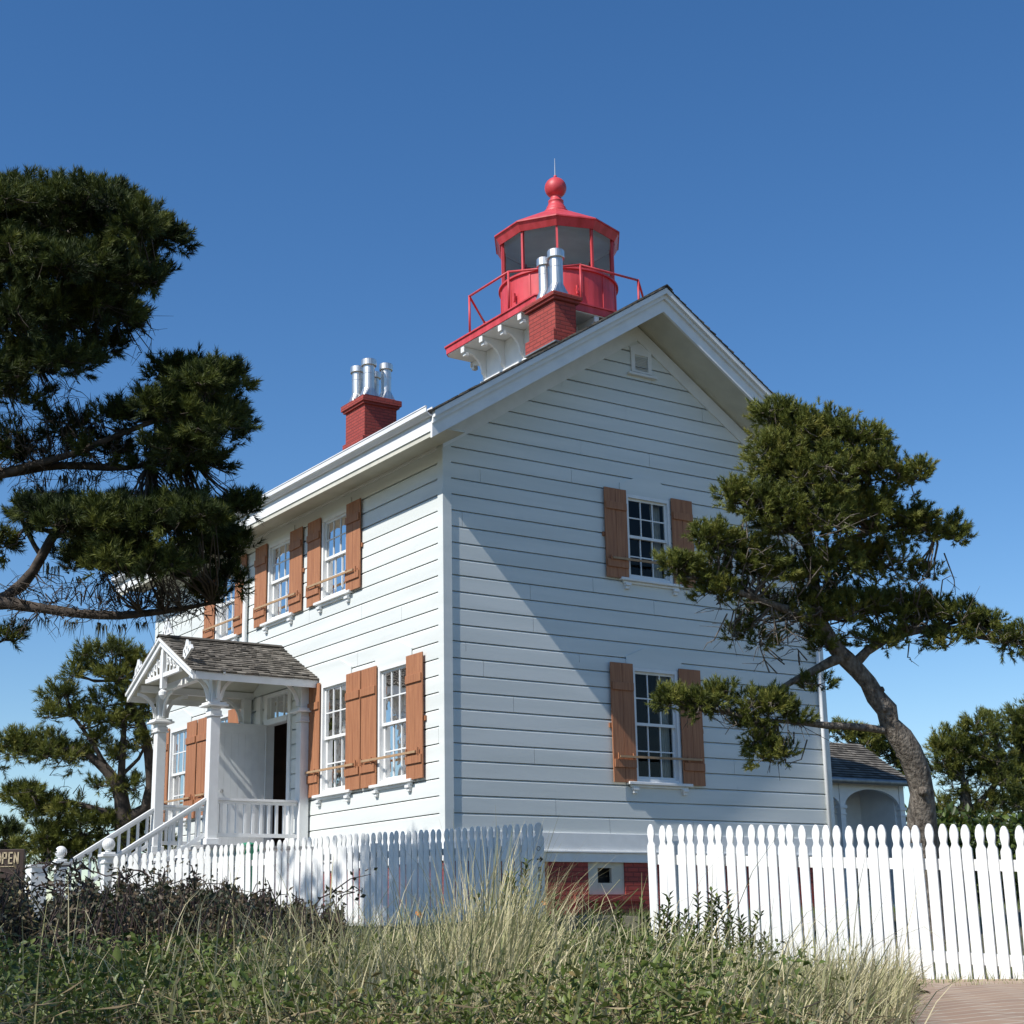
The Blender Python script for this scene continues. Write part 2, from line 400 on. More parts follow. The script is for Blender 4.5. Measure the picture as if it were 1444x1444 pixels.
# windows: (wall, centre u, z_bottom, z_top, curtain style)
WW = 0.93
GABLE_W = [(3.93, 0.80, 2.60), (3.93, 4.04, 5.46)]
FRONT_W = [(1.49, 0.80, 2.60), (3.42, 0.80, 2.60), (8.05, 0.80, 2.60), (10.0, 0.80, 2.60), (3.48, 4.03, 5.46), (5.60, 4.03, 5.46), (7.92, 4.03, 5.46)]
DOOR = (5.12, 5.98, 0.0, 2.72)
BW = (2.50, 3.20, -0.90, -0.43)
op_g = [(c-WW/2, c+WW/2, a, b) for c, a, b in GABLE_W]
op_f = [(c-WW/2, c+WW/2, a, b) for c, a, b in FRONT_W]+[DOOR]
g = MB(); siding(g, (0, 0, 0), (1, 0, 0), (0, -1, 0), 8.40, lambda z: (max(0.05, XM-(8.46-z)/RS), min(W_-0.05, XM+(8.46-z)/RS)), op_g)
g.build('gable_wall', MAT['siding'], HOUSE, fixn=False)
f = MB(); siding(f, (0, 0, 0), (0, 1, 0), (-1, 0, 0), 6.0, lambda z: (0.05, L_-0.05), op_f)
f.build('front_wall', MAT['siding'], HOUSE, fixn=False)
f = MB(); siding(f, (0, L_, 0), (1, 0, 0), (0, 1, 0), 8.40, lambda z: (max(0.05, XM-(8.46-z)/RS), min(W_-0.05, XM+(8.46-z)/RS)), [])
f.build('rear_wall', MAT['siding'], HOUSE, fixn=False); f = MB()
siding(f, (W_, 0, 0), (0, 1, 0), (1, 0, 0), 6.0, lambda z: (0.05, L_-0.05), [])
f.build('side_wall', MAT['siding'], HOUSE, fixn=False)

# window openings are lined with dark rooms
def wbox(mb, wall, u0, u1, z0, z1, n0, n1, mi=0):
    """n: outward distance from the wall face"""
    a, b = min(n0, n1), max(n0, n1)
    if wall == 'g': mb.box(u0, -b, z0, u1, -a, z1, mi)
    else: mb.box(-b, u0, z0, -a, u1, z1, mi)
def wmap(wall):
    if wall == 'g': return lambda u, z, n: (u, -n, z)
    return lambda u, z, n: (-n, u, z)

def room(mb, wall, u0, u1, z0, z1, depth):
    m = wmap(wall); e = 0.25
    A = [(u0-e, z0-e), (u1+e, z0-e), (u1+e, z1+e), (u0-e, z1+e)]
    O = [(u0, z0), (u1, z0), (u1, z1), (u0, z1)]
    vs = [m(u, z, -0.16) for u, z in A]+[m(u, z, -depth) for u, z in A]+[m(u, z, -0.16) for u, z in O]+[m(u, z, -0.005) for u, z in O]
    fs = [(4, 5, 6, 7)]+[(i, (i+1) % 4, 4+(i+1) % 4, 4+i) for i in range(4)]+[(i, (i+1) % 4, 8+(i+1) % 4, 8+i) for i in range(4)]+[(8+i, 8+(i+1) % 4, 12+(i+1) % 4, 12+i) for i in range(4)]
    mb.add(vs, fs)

rm = MB()
def window(wall, c, z0, z1, first):
    u0, u1 = c-WW/2, c+WW/2
    fr = MB()
    # casing inside the opening
    wbox(fr, wall, u0, u0+0.055, z0, z1, -0.10, 0.022); wbox(fr, wall, u1-0.055, u1, z0, z1, -0.10, 0.022)
    wbox(fr, wall, u0+0.055, u1-0.055, z1-0.055, z1, -0.10, 0.022)
    wbox(fr, wall, u0+0.055, u1-0.055, z0, z0+0.05, -0.10, 0.015)
    F = fr.build('window', MAT['white'], HOUSE)
    m = wmap(wall)
    hd = MB()     # peaked head board
    hw = WW/2+0.10
    if wall == 'g' and z0 > 3: top = z1+0.33
    else: top = z1+0.34
    if z1 > 5 and wall == 'f': top = 5.72
    sh = z1+0.17 if top-z1 > 0.3 else z1+0.16
    hd.prism([(c-hw, z1+0.002), (c+hw, z1+0.002), (c+hw, sh), (c+0.16, top), (c-0.16, top), (c-hw, sh)], m, 0.003, 0.018)
    hd.build('window_head', MAT['siding'], F)
    a0, a1 = u0+0.055, u1-0.055; b0, b1 = z0+0.05, z1-0.055; mid = (b0+b1)/2
    ss = MB()
    def sash(zl, zh, n0, n1):
        t = 0.038
        wbox(ss, wall, a0, a0+t, zl, zh, n0, n1); wbox(ss, wall, a1-t, a1, zl, zh, n0, n1)
        wbox(ss, wall, a0+t, a1-t, zl, zl+t*1.2, n0, n1); wbox(ss, wall, a0+t, a1-t, zh-t, zh, n0, n1)
        iw = (a1-a0-2*t)/3
        for i in (1, 2): wbox(ss, wall, a0+t+iw*i-0.010, a0+t+iw*i+0.010, zl+t*1.2, zh-t, n0+0.004, n1-0.002)
        zm = (zl+zh)/2+0.004
        for i in range(3): wbox(ss, wall, a0+t+iw*i+(0.011 if i else 0.0005), a0+t+iw*(i+1)-(0.011 if i < 2 else 0.0005), zm-0.010, zm+0.010, n0+0.005, n1-0.004)
    sash(mid-0.01, b1, -0.052, -0.022); sash(b0, mid+0.03, -0.092, -0.058)
    ss.build('sash', MAT['white'], F)
    gl = MB()
    gl.add([m(a0, mid, -0.037), m(a1, mid, -0.037), m(a1, b1, -0.037), m(a0, b1, -0.037)], [(0, 1, 2, 3)])
    gl.add([m(a0, b0, -0.075), m(a1, b0, -0.075), m(a1, mid, -0.075), m(a0, mid, -0.075)], [(0, 1, 2, 3)])
    build_each(gl, 'pane', MAT['glass'], F, 1, fixn=False)
    # gathered curtains
    cu = MB(); rr = random.Random(int(c*100+z0*7))
    for side in ((0,), (1,)):
        s = side[0]; n = 22; cols = []
        wid = (0.07 if s == 0 else 0.36)
        if wall == 'g': wid *= 0.6
        for i in range(n+1):
            t = i/n; u = (a0+0.01+t*wid) if s == 0 else (a1-0.01-t*wid)
            cols.append((u, -0.17-0.014*math.sin(t*PI*9+rr.random()*0.5)))
        zs = [b0, b0+0.3*(b1-b0), b0+0.6*(b1-b0), b1]
        vs = []
        for k, z in enumerate(zs):
            pin = [1, 0.8, 0.92, 1.0][k]
            for u, dn in cols:
                uu = (a0+(u-a0)*pin) if s == 0 else (a1-(a1-u)*pin)
                vs.append(m(uu, z, dn))
        fs = [(k*(n+1)+i, k*(n+1)+i+1, (k+1)*(n+1)+i+1, (k+1)*(n+1)+i) for k in range(3) for i in range(n)]
        cu.add(vs, fs)
    build_each(cu, 'curtain', MAT['curtain'], F, 1, fixn=False, smooth=True)
    si = MB(); wbox(si, wall, c-0.64, c+0.64, z0-0.045, z0-0.001, -0.05, 0.085)
    wbox(si, wall, c-0.58, c+0.58, z0-0.085, z0-0.046, 0.001, 0.035)
    for s in (-1, 1):
        x = c+s*0.50
        wbox(si, wall, x-0.055, x+0.055, z0-0.13, z0-0.086, 0.001, 0.075); wbox(si, wall, x-0.04, x+0.04, z0-0.18, z0-0.131, 0.001, 0.05)
    bevel(si.build('sill', MAT['white'], F), 0.006)
    room(rm, wall, u0, u1, z0, z1, 1.1)
    # shutters
    sz0, sz1 = z0-0.02, z1+0.045
    for s in (-1, 1):
        sh_ = MB(); sw = 0.452 if wall == 'g' else 0.485
        e0 = c+s*(WW/2+0.006); e1 = e0+s*sw; x0, x1 = min(e0, e1), max(e0, e1)
        lean = rr.uniform(0, 0.012)
        pw = (x1-x0)/2
        for k in range(2): wbox(sh_, wall, x0+k*pw+0.002, x0+(k+1)*pw-0.002, sz0, sz1, 0.030+lean, 0.052+lean)
        H = sz1-sz0
        for q in (0.80, 0.155):
            zc = sz0+q*H
            sh_b = (x0+0.015, x1-0.015)
            wbox(sh_, wall, sh_b[0], sh_b[1], zc-0.062, zc+0.062, 0.0525+lean, 0.078+lean)
        SO = bevel(sh_.build('shutter', MAT['shutter'], HOUSE), 0.004)
        # iron hinge pins behind, and a latch
        la = MB(); wbox(la, wall, (x0 if s < 0 else x1)-0.03, (x0 if s < 0 else x1)+0.03, sz0+0.45*H, sz0+0.45*H+0.07, 0.005, 0.029); la.build('shutter_dog', MAT['shutter'], SO)
        hk = MB()
        for uu in (x0+0.08, x1-0.08): wbox(hk, wall, uu-0.012, uu+0.012, sz0+0.19*H, sz0+0.24*H, 0.079+lean, 0.10+lean)
        build_each(hk, 'latch_hook', MAT['shutter'], SO, 1)
    rd = MB(); zr = sz0+0.215*(sz1-sz0)
    a = Vector(m(c-WW/2-0.36, zr-0.01, 0.105)); b = Vector(m(c+WW/2+0.36, zr+0.005, 0.105))
    rd.beam(a, b, 0.028, 0.034); rd.build('shutter_bar', MAT['rod'], F)
for i, (c, a, b) in enumerate(GABLE_W): window('g', c, a, b, i == 0)
for i, (c, a, b) in enumerate(FRONT_W): window('f', c, a, b, False)
build_each(rm, 'room_lining', MAT['dark'], HOUSE, 1, fixn=False)

# corner boards, water table, drip cap, friezes
cb = MB(); CBW = 0.13
for (x, sx_) in ((0, 1), (W_, -1)):
    for (y, sy_) in ((0, 1), (L_, -1)):
        xa, xb = sorted((x-sx_*0.022, x+sx_*CBW)); ya, yb = sorted((y-sy_*0.022, y-sy_*0.0005))
        cb.box(xa, ya, 0.0, xb, yb, 5.84)
        ya, yb = sorted((y+sy_*0.0005, y+sy_*CBW)); xa, xb = sorted((x-sx_*0.022, x-sx_*0.0005))
        cb.box(xa, ya, 0.0, xb, yb, 5.84)
build_each(cb, 'corner_board', MAT['siding'], HOUSE, 2)
wt = MB()
def ring(mb, o, z0, z1, th=0.03, mi=0):
    mb.box(-o, -o, z0, W_+o, -o+th, z1, mi); mb.box(-o, L_+o-th, z0, W_+o, L_+o, z1, mi)
    mb.box(-o, -o+th, z0, -o+th, L_+o-th, z1, mi); mb.box(W_+o-th, -o+th, z0, W_+o, L_+o-th, z1, mi)
ring(wt, 0.030, -0.262, -0.002, 0.05); ring(wt, 0.065, -0.292, -0.264, 0.1); ring(wt, 0.035, -0.43, -0.294, 0.05)
bevel(wt.build('water_table', MAT['white'], HOUSE), 0.005)
# foundation with basement window hole
fo = MB(); zb = -2.2
for (x0, x1, z0, z1) in ((0.0, BW[0], zb, -0.43), (BW[1], W_, zb, -0.43), (BW[0], BW[1], zb, BW[2])): fo.box(x0, 0.0, z0, x1, 0.3, z1)
fo.box(0, 0.301, zb, 0.3, L_, -0.43); fo.box(W_-0.3, 0.301, zb, W_, L_, -0.43); fo.box(0.301, L_-0.3, zb, W_-0.301, L_, -0.43)
fo.box(BW[0]-0.28, -0.05, BW[2]-0.10, BW[1]+0.25, -0.001, BW[2]-0.005)
fo.build('foundation', MAT['brick'], HOUSE)
bw = MB()
bw.box(BW[0], 0.03, BW[2], BW[0]+0.20, 0.08, BW[3]); bw.box(BW[1]-0.24, 0.03, BW[2], BW[1], 0.08, BW[3])
bw.box(BW[0]+0.201, 0.03, BW[2], BW[1]-0.241, 0.08, BW[2]+0.17); bw.box(BW[0]+0.201, 0.03, BW[3]-0.08, BW[1]-0.241, 0.08, BW[3])
bwo = bw.build('basement_window', MAT['shade_tone'], HOUSE)  # duller paint: the shade on this frame is put into its colour
b2 = MB(); b2.box(BW[0], 0.2, BW[2], BW[1], 0.25, BW[3]); b2.build('pane', MAT['dark'], bwo)

def rakepoly(top, bot, x_out):
    """inverted V band between two roof-parallel lines, in the gable plane"""
    return [(XM-x_out, top-RS*x_out), (XM, top), (XM+x_out, top-RS*x_out), (XM+x_out, bot-RS*x_out), (XM, bot), (XM-x_out, bot-RS*x_out)]
def vband(mb, top, bot, x_out, y0, y1, mi=0):
    for s in (-1, 1):
        P_ = [(XM, top), (XM+s*x_out, top-RS*x_out), (XM+s*x_out, bot-RS*x_out), (XM, bot)]
        mb.prism(P_, lambda a, b, t: (a, t, b), y0, y1, mi)
fz = MB(); vband(fz, 8.46, 8.20, XM+0.018, -0.035, -0.0005); vband(fz, 8.46, 8.20, XM+0.018, L_+0.0005, L_+0.035)
fz.box(-0.036, 0.13, 5.70, -0.0005, L_-0.13, 5.84)
build_each(fz, 'frieze', MAT['white'], HOUSE, [2, 2, 1])
# roof: slabs with soffit
ro = MB(); XO = XM+OVX
vband(ro, RZ-0.02, US+0.02, XO-0.02, -OVY+0.05, L_+OVY-0.05, 0)
ROOF = ro.build('roof', MAT['shade_tone'], HOUSE)
es = MB()
es.box(-OVX+0.02, -OVY+0.06, 5.735, -0.037, L_+OVY-0.06, 5.76); es.box(W_+0.037, -OVY+0.06, 5.735, W_+OVX-0.02, L_+OVY-0.06, 5.76)
build_each(es, 'soffit', MAT['shade_tone'], ROOF, 1)
rb = MB()
for (y0, y1, sgn) in ((-OVY, -OVY+0.049, -1), (L_+OVY-0.049, L_+OVY, 1)):
    vband(rb, RZ-0.17, US, XO, y0, y1)
    q0, q1 = (y0-0.10, y0-0.001) if sgn < 0 else (y1+0.001, y1+0.10)
    vband(rb, RZ-0.03, RZ-0.125, XO+0.01, q0, q1)
    q0, q1 = (y0-0.045, y0-0.001) if sgn < 0 else (y1+0.001, y1+0.045)
    vband(rb, RZ-0.126, RZ-0.205, XO+0.01, q0, q1)
build_each(rb, 'rake_board', MAT['white'], ROOF, 6)
ef = MB()
ze = US-RS*XO
for x0, x1 in ((-OVX-0.0, -OVX+0.02), (W_+OVX-0.02, W_+OVX)): ef.box(x0, -OVY+0.05, 5.66, x1, L_+OVY-0.05, 5.93)
build_each(ef, 'fascia', MAT['white'], ROOF, 1)
gu = MB()
for s in (0, 1):
    prof = [(0.0, 0.0), (-0.05, 0.0), (-0.085, 0.035), (-0.115, 0.05), (-0.115, 0.115), (-0.125, 0.125), (-0.125, 0.14), (-0.10, 0.14), (-0.10, 0.06), (-0.04, 0.015), (-0.012, 0.015), (-0.012, 0.14), (0.0, 0.14)]
    if s == 0: fm = lambda a, b, t: (-OVX-0.001+a, t, 5.87+b)
    else: fm = lambda a, b, t: (W_+OVX+0.001-a, t, 5.87+b)
    gu.prism(prof, fm, -OVY-0.02, L_+OVY+0.02)
build_each(gu, 'gutter', mat('gutter_paint', (0.8, 0.81, 0.82), 0.3, var=0.08, vscale=3), ROOF)
# shingles: courses with uneven butts
def shingles(mb, edgeL, edgeR, upv, n, rows, seed, th=0.014, wid=0.16):
    """edgeL/edgeR lower corners, upv vector up the slope, normal n"""
    r = random.Random(seed); A = Vector(edgeL); B = Vector(edgeR); U = Vector(upv); n = Vector(n)
    L = (B-A).length; d = (B-A)/L; h = U.length; U = U/h; rh = h/rows
    for k in range(rows):
        x = -0.0; first = r.random()*wid
        while x < L-1e-3:
            w_ = min(wid*r.uniform(0.55, 1.35) if x > 0 else first+0.03, L-x)
            if L-x-w_ < 0.04: w_ = L-x
            lo = -0.02+r.uniform(-0.012, 0.008); t = th*r.uniform(0.7, 1.5)
            p0 = A+d*(x+0.002)+U*(k*rh+lo); p1 = A+d*(x+w_-0.002)+U*(k*rh+lo)
            q0 = A+d*(x+0.002)+U*min((k+1)*rh+0.02, h); q1 = A+d*(x+w_-0.002)+U*min((k+1)*rh+0.02, h)
            base = n*0.002
            vs = [p0+base, p1+base, p1+n*t*1.6, p0+n*t*1.6, q0+n*0.003, q1+n*0.003]
            mb.add(vs, [(0, 1, 2, 3), (3, 2, 5, 4), (0, 3, 4), (1, 5, 2)], 0, min(1, max(0, r.gauss(0.5, 0.25))))
            x += w_
nl = Vector((-RS, 0, 1)).normalized(); nr = Vector((RS, 0, 1)).normalized()
shg = MB()
zt = RZ-0.018
shingles(shg, (-OVX-0.03, -OVY-0.12, zt-RS*(XO+0.03)), (-OVX-0.03, L_+OVY+0.05, zt-RS*(XO+0.03)), Vector((XO+0.03, 0, RS*(XO+0.03))), nl, 36, 3, th=0.016)
shg.build('shingles', MAT['shingle'], ROOF, fixn=False); shg = MB()
shingles(shg, (W_+OVX+0.03, -OVY-0.12, zt-RS*(XO+0.03)), (W_+OVX+0.03, L_+OVY+0.05, zt-RS*(XO+0.03)), Vector((-XO-0.03, 0, RS*(XO+0.03))), nr, 36, 4, th=0.016)
shg.build('shingles', MAT['shingle'], ROOF, fixn=False)
rc = MB(); 
for s in (-1, 1): rc.beam((XM+s*0.06, -OVY-0.12, RZ-0.018), (XM+s*0.06, L_+OVY+0.06, RZ-0.018), 0.14, 0.018, up=(s*RS, 0, 1), tint=0.15)
rc.build('ridge_cap', MAT['shingle'], ROOF)

# gable vent
vt = MB()
vt.box(3.70, -0.03, 7.63, 3.78, -0.001, 8.06); vt.box(4.06, -0.03, 7.63, 4.14, -0.001, 8.06); vt.box(3.781, -0.03, 7.94, 4.059, -0.001, 8.06)
vt.box(3.781, -0.03, 7.63, 4.059, -0.001, 7.66); vt.box(3.62, -0.07, 7.56, 4.22, -0.001, 7.60)
vt.prism([(3.66, 8.061), (4.18, 8.061), (3.92, 8.16)], lambda a, b, t: (a, t, b), -0.022, -0.001)
for i in range(9):
    z = 7.67+i*0.029
    vt.add([(3.781, -0.026, z), (4.059, -0.026, z), (4.059, -0.004, z+0.022), (3.781, -0.004, z+0.022)], [(0, 1, 2, 3)])
vt.build('gable_vent', MAT['white'], HOUSE)
# downspouts
ds = MB()
ds.tube([(-OVX-0.05, 7.10, 5.90), (-OVX-0.04, 7.08, 5.66), (-0.07, 6.93, 5.15), (-0.065, 6.93, 5.05), (-0.065, 6.93, 3.2), (-0.1, 6.93, 3.0)], 0.045, 10)
ds.tube([(W_-0.16, -0.07, 5.4), (W_-0.16, -0.07, -0.9)], 0.036, 10)
ds.tube([(W_-0.16, -0.07, 5.4), (W_+0.3, -0.07, 5.75), (W_+OVX+0.05, -0.07, 5.88)], 0.036, 10)
build_each(ds, 'downspout', MAT['white'], HOUSE, [1, 2], smooth=True)

# chimneys with steel flues
def chimney(x0, y0, lx, ly, zb_, z_sh, ztop, flues, skirt=True):
    c = MB(); x1, y1 = x0+lx, y0+ly
    c.box(x0, y0, zb_, x1, y1, z_sh)
    e = 0.05
    c.box(x0-e, y0-e, z_sh+0.001, x1+e, y1+e, z_sh+0.05); e = 0.085
    c.box(x0-e, y0-e, z_sh+0.051, x1+e, y1+e, ztop-0.0)
    c.box(x0+0.02, y0+0.02, ztop+0.001, x1-0.02, y1-0.02, ztop+0.05)
    e = 0.05
    zlow = RZ-RS*abs((x0+x1)/2-XM)
    c.box(x0-e, y0-e*0.3, zb_, x1-0.02, y1+e, zlow+0.14)
    C_ = bevel(c.build('chimney', MAT['brick'], HOUSE), 0.008, 2)
    fl = MB(); fl.box(x0-0.06, y0-0.07, zb_, x1+0.06, y1+0.07, RZ-RS*abs(x0-0.06-XM)+0.07); fl.build('flashing', MAT['lead'], C_)
    for fx, fy, h, r_ in flues:
        zt_ = ztop+0.051; q = MB()
        # square-to-round transition, pipe, cap band
        n = 16; s_ = r_*1.28
        sq = []
        for k in range(n):
            t = 2*PI*k/n+PI/4; cx_, sy_2 = math.cos(t), math.sin(t); mx = max(abs(cx_), abs(sy_2)); sq.append((fx+cx_/mx*s_, fy+sy_2/mx*s_, zt_))
        rd_ = [(fx+math.cos(2*PI*k/n+PI/4)*r_, fy+math.sin(2*PI*k/n+PI/4)*r_, zt_+0.19) for k in range(n)]
        q.add(sq+rd_, [(k, (k+1) % n, n+(k+1) % n, n+k) for k in range(n)]+[tuple(range(n))[::-1]])
        q.lathe([(r_, zt_+0.19), (r_, zt_+h-0.10)], (fx, fy), 20)
        q.lathe([(r_*1.04, zt_+h*0.62), (r_*1.04, zt_+h*0.62+0.015)], (fx, fy), 20)
        fo_ = q.build('flue', MAT['steel'], C_)
        k_ = MB(); k_.lathe([(r_*1.05, zt_+h-0.14), (r_*1.28, zt_+h-0.14), (r_*1.30, zt_+h-0.13), (r_*1.30, zt_+h-0.015), (r_*1.22, zt_+h), (0.01, zt_+h+0.02)], (fx, fy), 24)
        k_.build('flue_cap', MAT['steel'], fo_)
    return C_
chimney(2.18, 0.02, 0.43, 0.76, 7.86, 8.60, 8.72, [(2.36, 0.20, 0.80, 0.112), (2.36, 0.54, 0.78, 0.10)])
chimney(3.53, 9.0, 0.80, 0.86, 8.3, 9.70, 9.88, [(3.73, 9.18, 0.86, 0.13), (3.71, 9.66, 0.84, 0.125), (4.16, 9.18, 0.84, 0.115), (4.14, 9.68, 0.80, 0.115)])

# ------------------------------------------------------------------ tower and lantern
TX, TY = 3.88, 2.24
tw = MB(); tb = 1.02
tw.box(TX-tb, TY-tb, 6.5, TX+tb, TY+tb, 8.84)
for z0, z1, e in ((8.15, 8.19, 0.035), (8.27, 8.30, 0.03), (8.0, 8.05, 0.06), (8.76, 8.84, 0.03)):
    if z1 < 8.84: tw.box(TX-tb-e, TY-tb-e, z0, TX+tb+e, TY+tb+e, z1)
tw.build('tower_wall', MAT['white'], HOUSE)
gd = MB(); gh = 1.54
def chsq(h, c): return [(-h+c, -h), (h-c, -h), (h, -h+c), (h, h-c), (h-c, h), (-h+c, h), (-h, h-c), (-h, -h+c)]
gd.prism(chsq(gh, 0.1), lambda a, b, t: (TX+a, TY+b, t), 8.86, 9.0)
gd.prism(chsq(gh+0.025, 0.1), lambda a, b, t: (TX+a, TY+b, t), 8.985, 9.012)
GAL = gd.build('gallery', MAT['red'], HOUSE)
u_ = MB(); u_.prism(chsq(gh-0.02, 0.1), lambda a, b, t: (TX+a, TY+b, t), 8.845, 8.859); u_.build('gallery_underside', MAT['white'], GAL)
def bracket(px_, py_, dx_, dy_):
    b = MB(); t = 0.055
    L = gh-tb-0.05
    pts = [(0, 0), (L, 0), (L, -0.10)]
    for i in range(9):
        a = i/8*PI/2; pts.append((0.085+(L-0.13)*(1-math.sin(a)), -0.10-0.33*(1-math.cos(a))))
    pts += [(0.0, -0.52)]
    fm = lambda a, z, s: (px_+dx_*a-dy_*s, py_+dy_*a+dx_*s, 8.843+z)
    b.prism(pts, fm, -t/2, t/2)
    for (a0, z0, a1, z1, hw) in ((L+0.001, -0.115, L+0.035, -0.005, 0.05), (L-0.09, -0.17, L-0.005, -0.101, 0.045)):
        b.prism([(a0, z0), (a1, z0), (a1, z1), (a0, z1)], fm, -hw, hw)
    b.lathe
    return bevel(b.build('bracket', MAT['white'], GAL), 0.008)
for k in range(4):
    off = -tb+0.10+k*(2*tb-0.20)/3
    bracket(TX-tb, TY+off, -1, 0); bracket(TX+off, TY-tb, 0, -1); bracket(TX+tb, TY+off, 1, 0); bracket(TX+off, TY+tb, 0, 1)
# railing: regular octagon
ap = 1.535; RR = ap/math.cos(PI/8)
rv = [(TX+RR*math.cos(PI/8+k*PI/4), TY+RR*math.sin(PI/8+k*PI/4)) for k in range(8)]
rl = MB()
for k in range(8):
    a, b = rv[k], rv[(k+1) % 8]
    rl.tube([(a[0], a[1], 9.72), (b[0], b[1], 9.72)], 0.021, 8)
    rl.tube([(a[0], a[1], 9.0), (a[0], a[1], 9.735)], 0.021, 8)
rl.build('gallery_railing', MAT['red'], GAL, smooth=True)
# lantern drum
dr = MB(); dr.lathe([(1.085, 9.013), (1.085, 9.06), (1.06, 9.065), (1.06, 9.90), (1.10, 9.905), (1.10, 9.94), (0.96, 9.945), (0.96, 9.02)], (TX, TY), 60)
LAN = dr.build('lantern_drum', MAT['red'], HOUSE, smooth=False)
dd = MB()
for k in range(14):
    t = 2*PI*k/14
    dd.beam((TX+1.066*math.cos(t), TY+1.066*math.sin(t), 9.07), (TX+1.066*math.cos(t), TY+1.066*math.sin(t), 9.89), 0.03, 0.012, up=(math.cos(t), math.sin(t), 0))
for t in (PI+0.15, PI+1.25):
    dd.beam((TX+1.075*math.cos(t), TY+1.075*math.sin(t), 9.5), (TX+1.13*math.cos(t), TY+1.13*math.sin(t), 9.5), 0.05, 0.05)
    dd.beam((TX+1.11*math.cos(t), TY+1.11*math.sin(t), 9.42), (TX+1.11*math.cos(t), TY+1.11*math.sin(t), 9.58), 0.04, 0.04)
build_each(dd, 'drum_seam', MAT['red'], LAN)
# ten-sided glazing
ang0 = math.atan2(CAM[1]-TY, CAM[0]-TX)
A10 = [ang0+k*2*PI/10 for k in range(10)]
ml = MB(); Rm = 1.05
for t in A10:
    ml.beam((TX+Rm*math.cos(t), TY+Rm*math.sin(t), 9.94), (TX+Rm*math.cos(t), TY+Rm*math.sin(t), 10.86), 0.04, 0.05, up=(math.cos(t), math.sin(t), 0))
build_each(ml, 'mullion', MAT['red'], LAN, 1)
lg = MB()
for k in range(10):
    a, b = A10[k], A10[(k+1) % 10]; q = 1.035
    lg.add([(TX+q*math.cos(a), TY+q*math.sin(a), 9.94), (TX+q*math.cos(b), TY+q*math.sin(b), 9.94), (TX+q*math.cos(b), TY+q*math.sin(b), 10.80), (TX+q*math.cos(a), TY+q*math.sin(a), 10.80)], [(0, 1, 2, 3)])
lg.build('lantern_glass', MAT['glass'], LAN, fixn=False)
ll = MB(); ll.lathe([(1.03, 10.80), (1.03, 10.86), (0.02, 10.97)], (TX, TY), 10, rot=ang0, cap=False); ll.build('lantern_ceiling', MAT['ceil'], LAN, fixn=False)
# roof
rf = MB()
rf.lathe([(1.085, 10.735), (1.105, 10.73), (1.185, 10.875), (1.205, 10.88), (1.205, 10.905), (0.20, 11.50)], (TX, TY), 10, rot=ang0, cap=False)
rf.lathe([(1.085, 10.736), (1.13, 10.862), (1.04, 10.864)], (TX, TY), 10, rot=ang0, cap=False)
LR = rf.build('lantern_roof', MAT['red'], HOUSE, fixn=False)
bl = MB()
prof = [(0.22, 11.44), (0.225, 11.52), (0.20, 11.535), (0.185, 11.56), (0.18, 11.60), (0.165, 11.61), (0.135, 11.70), (0.145, 11.71), (0.145, 11.735), (0.11, 11.745), (0.10, 11.82)]
for i in range(13):
    a = -PI/2+0.55+i*(PI-0.62)/12; prof.append((0.205*math.cos(a), 12.005+0.205*math.sin(a)))
prof += [(0.03, 12.22), (0.03, 12.26), (0.012, 12.27)]
bl.lathe(prof, (TX, TY), 28)
bl.build('ventilator_ball', MAT['red'], LR, smooth=True)
an = MB(); an.tube([(TX, TY, 12.26), (TX, TY, 12.62)], [0.014, 0.006], 6); an.build('lightning_rod', MAT['steel'], LR)
# interior lamp pedestal
li = MB(); li.lathe([(0.955, 9.945), (0.95, 9.03), (0.01, 9.03)], (TX, TY), 40, cap=False); li.build('drum_bounce_liner', MAT['ceil'], LAN, fixn=False)  # white liner added inside the drum to bounce light up to the ceiling
pl = MB(); pl.lathe([(0.16, 9.02), (0.16, 9.7), (0.22, 9.75), (0.22, 9.80)], (TX, TY), 16); pl.build('lamp_pedestal', MAT['white'], LAN)

# ------------------------------------------------------------------ porch
PX, PY0, PY1, PC = -1.72, 4.35, 6.65, 5.48
def up_(z): return z
po = MB()
po.box(-1.98, 3.98, -0.07, -0.07, 6.98, -0.02)
PORCH = po.build('porch', MAT['floor'], HOUSE)
sk_ = MB(); sk_.box(-1.93, 4.02, -0.30, -0.07, 4.05, -0.071); sk_.box(-1.93, 6.9, -0.30, -0.07, 6.93, -0.071); sk_.box(-1.93, 4.051, -0.30, -1.90, 6.899, -0.071)
for i in range(16):
    x = -1.9+i*0.115; sk_.box(x, 4.03, -1.9, x+0.05, 4.045, -0.301)
for i in range(24):
    y = 4.06+i*0.118; sk_.box(-1.925, y, -1.9, -1.91, y+0.05, -0.301)
sk_.build('porch_skirt', MAT['white'], PORCH)
for (x, y, zb_) in ((PX, PY0, -1.8), (PX, PY1, -1.8), (-0.12, PY0, -0.02), (-0.12, PY1, -0.02)):
    q = MB(); h = 0.085
    q.box(x-h, y-h, zb_, x+h, y+h, 2.03)
    for z0, z1, e in ((0.0, 0.10, 0.025), (2.031, 2.06, 0.03), (2.061, 2.13, 0.015), (2.131, 2.19, 0.0), (2.191, 2.225, 0.10), (2.226, 2.26, 0.07)):
        if x > -1 and z1 < 1: continue
        q.box(x-h-e, y-h-e, z0, x+h+e, y+h+e, z1)
    q.box(x-h+0.01, y-h+0.01, 2.261, x+h-0.01, y+h-0.01, 2.72)
    bevel(q.build('porch_post', MAT['white'], PORCH), 0.01)
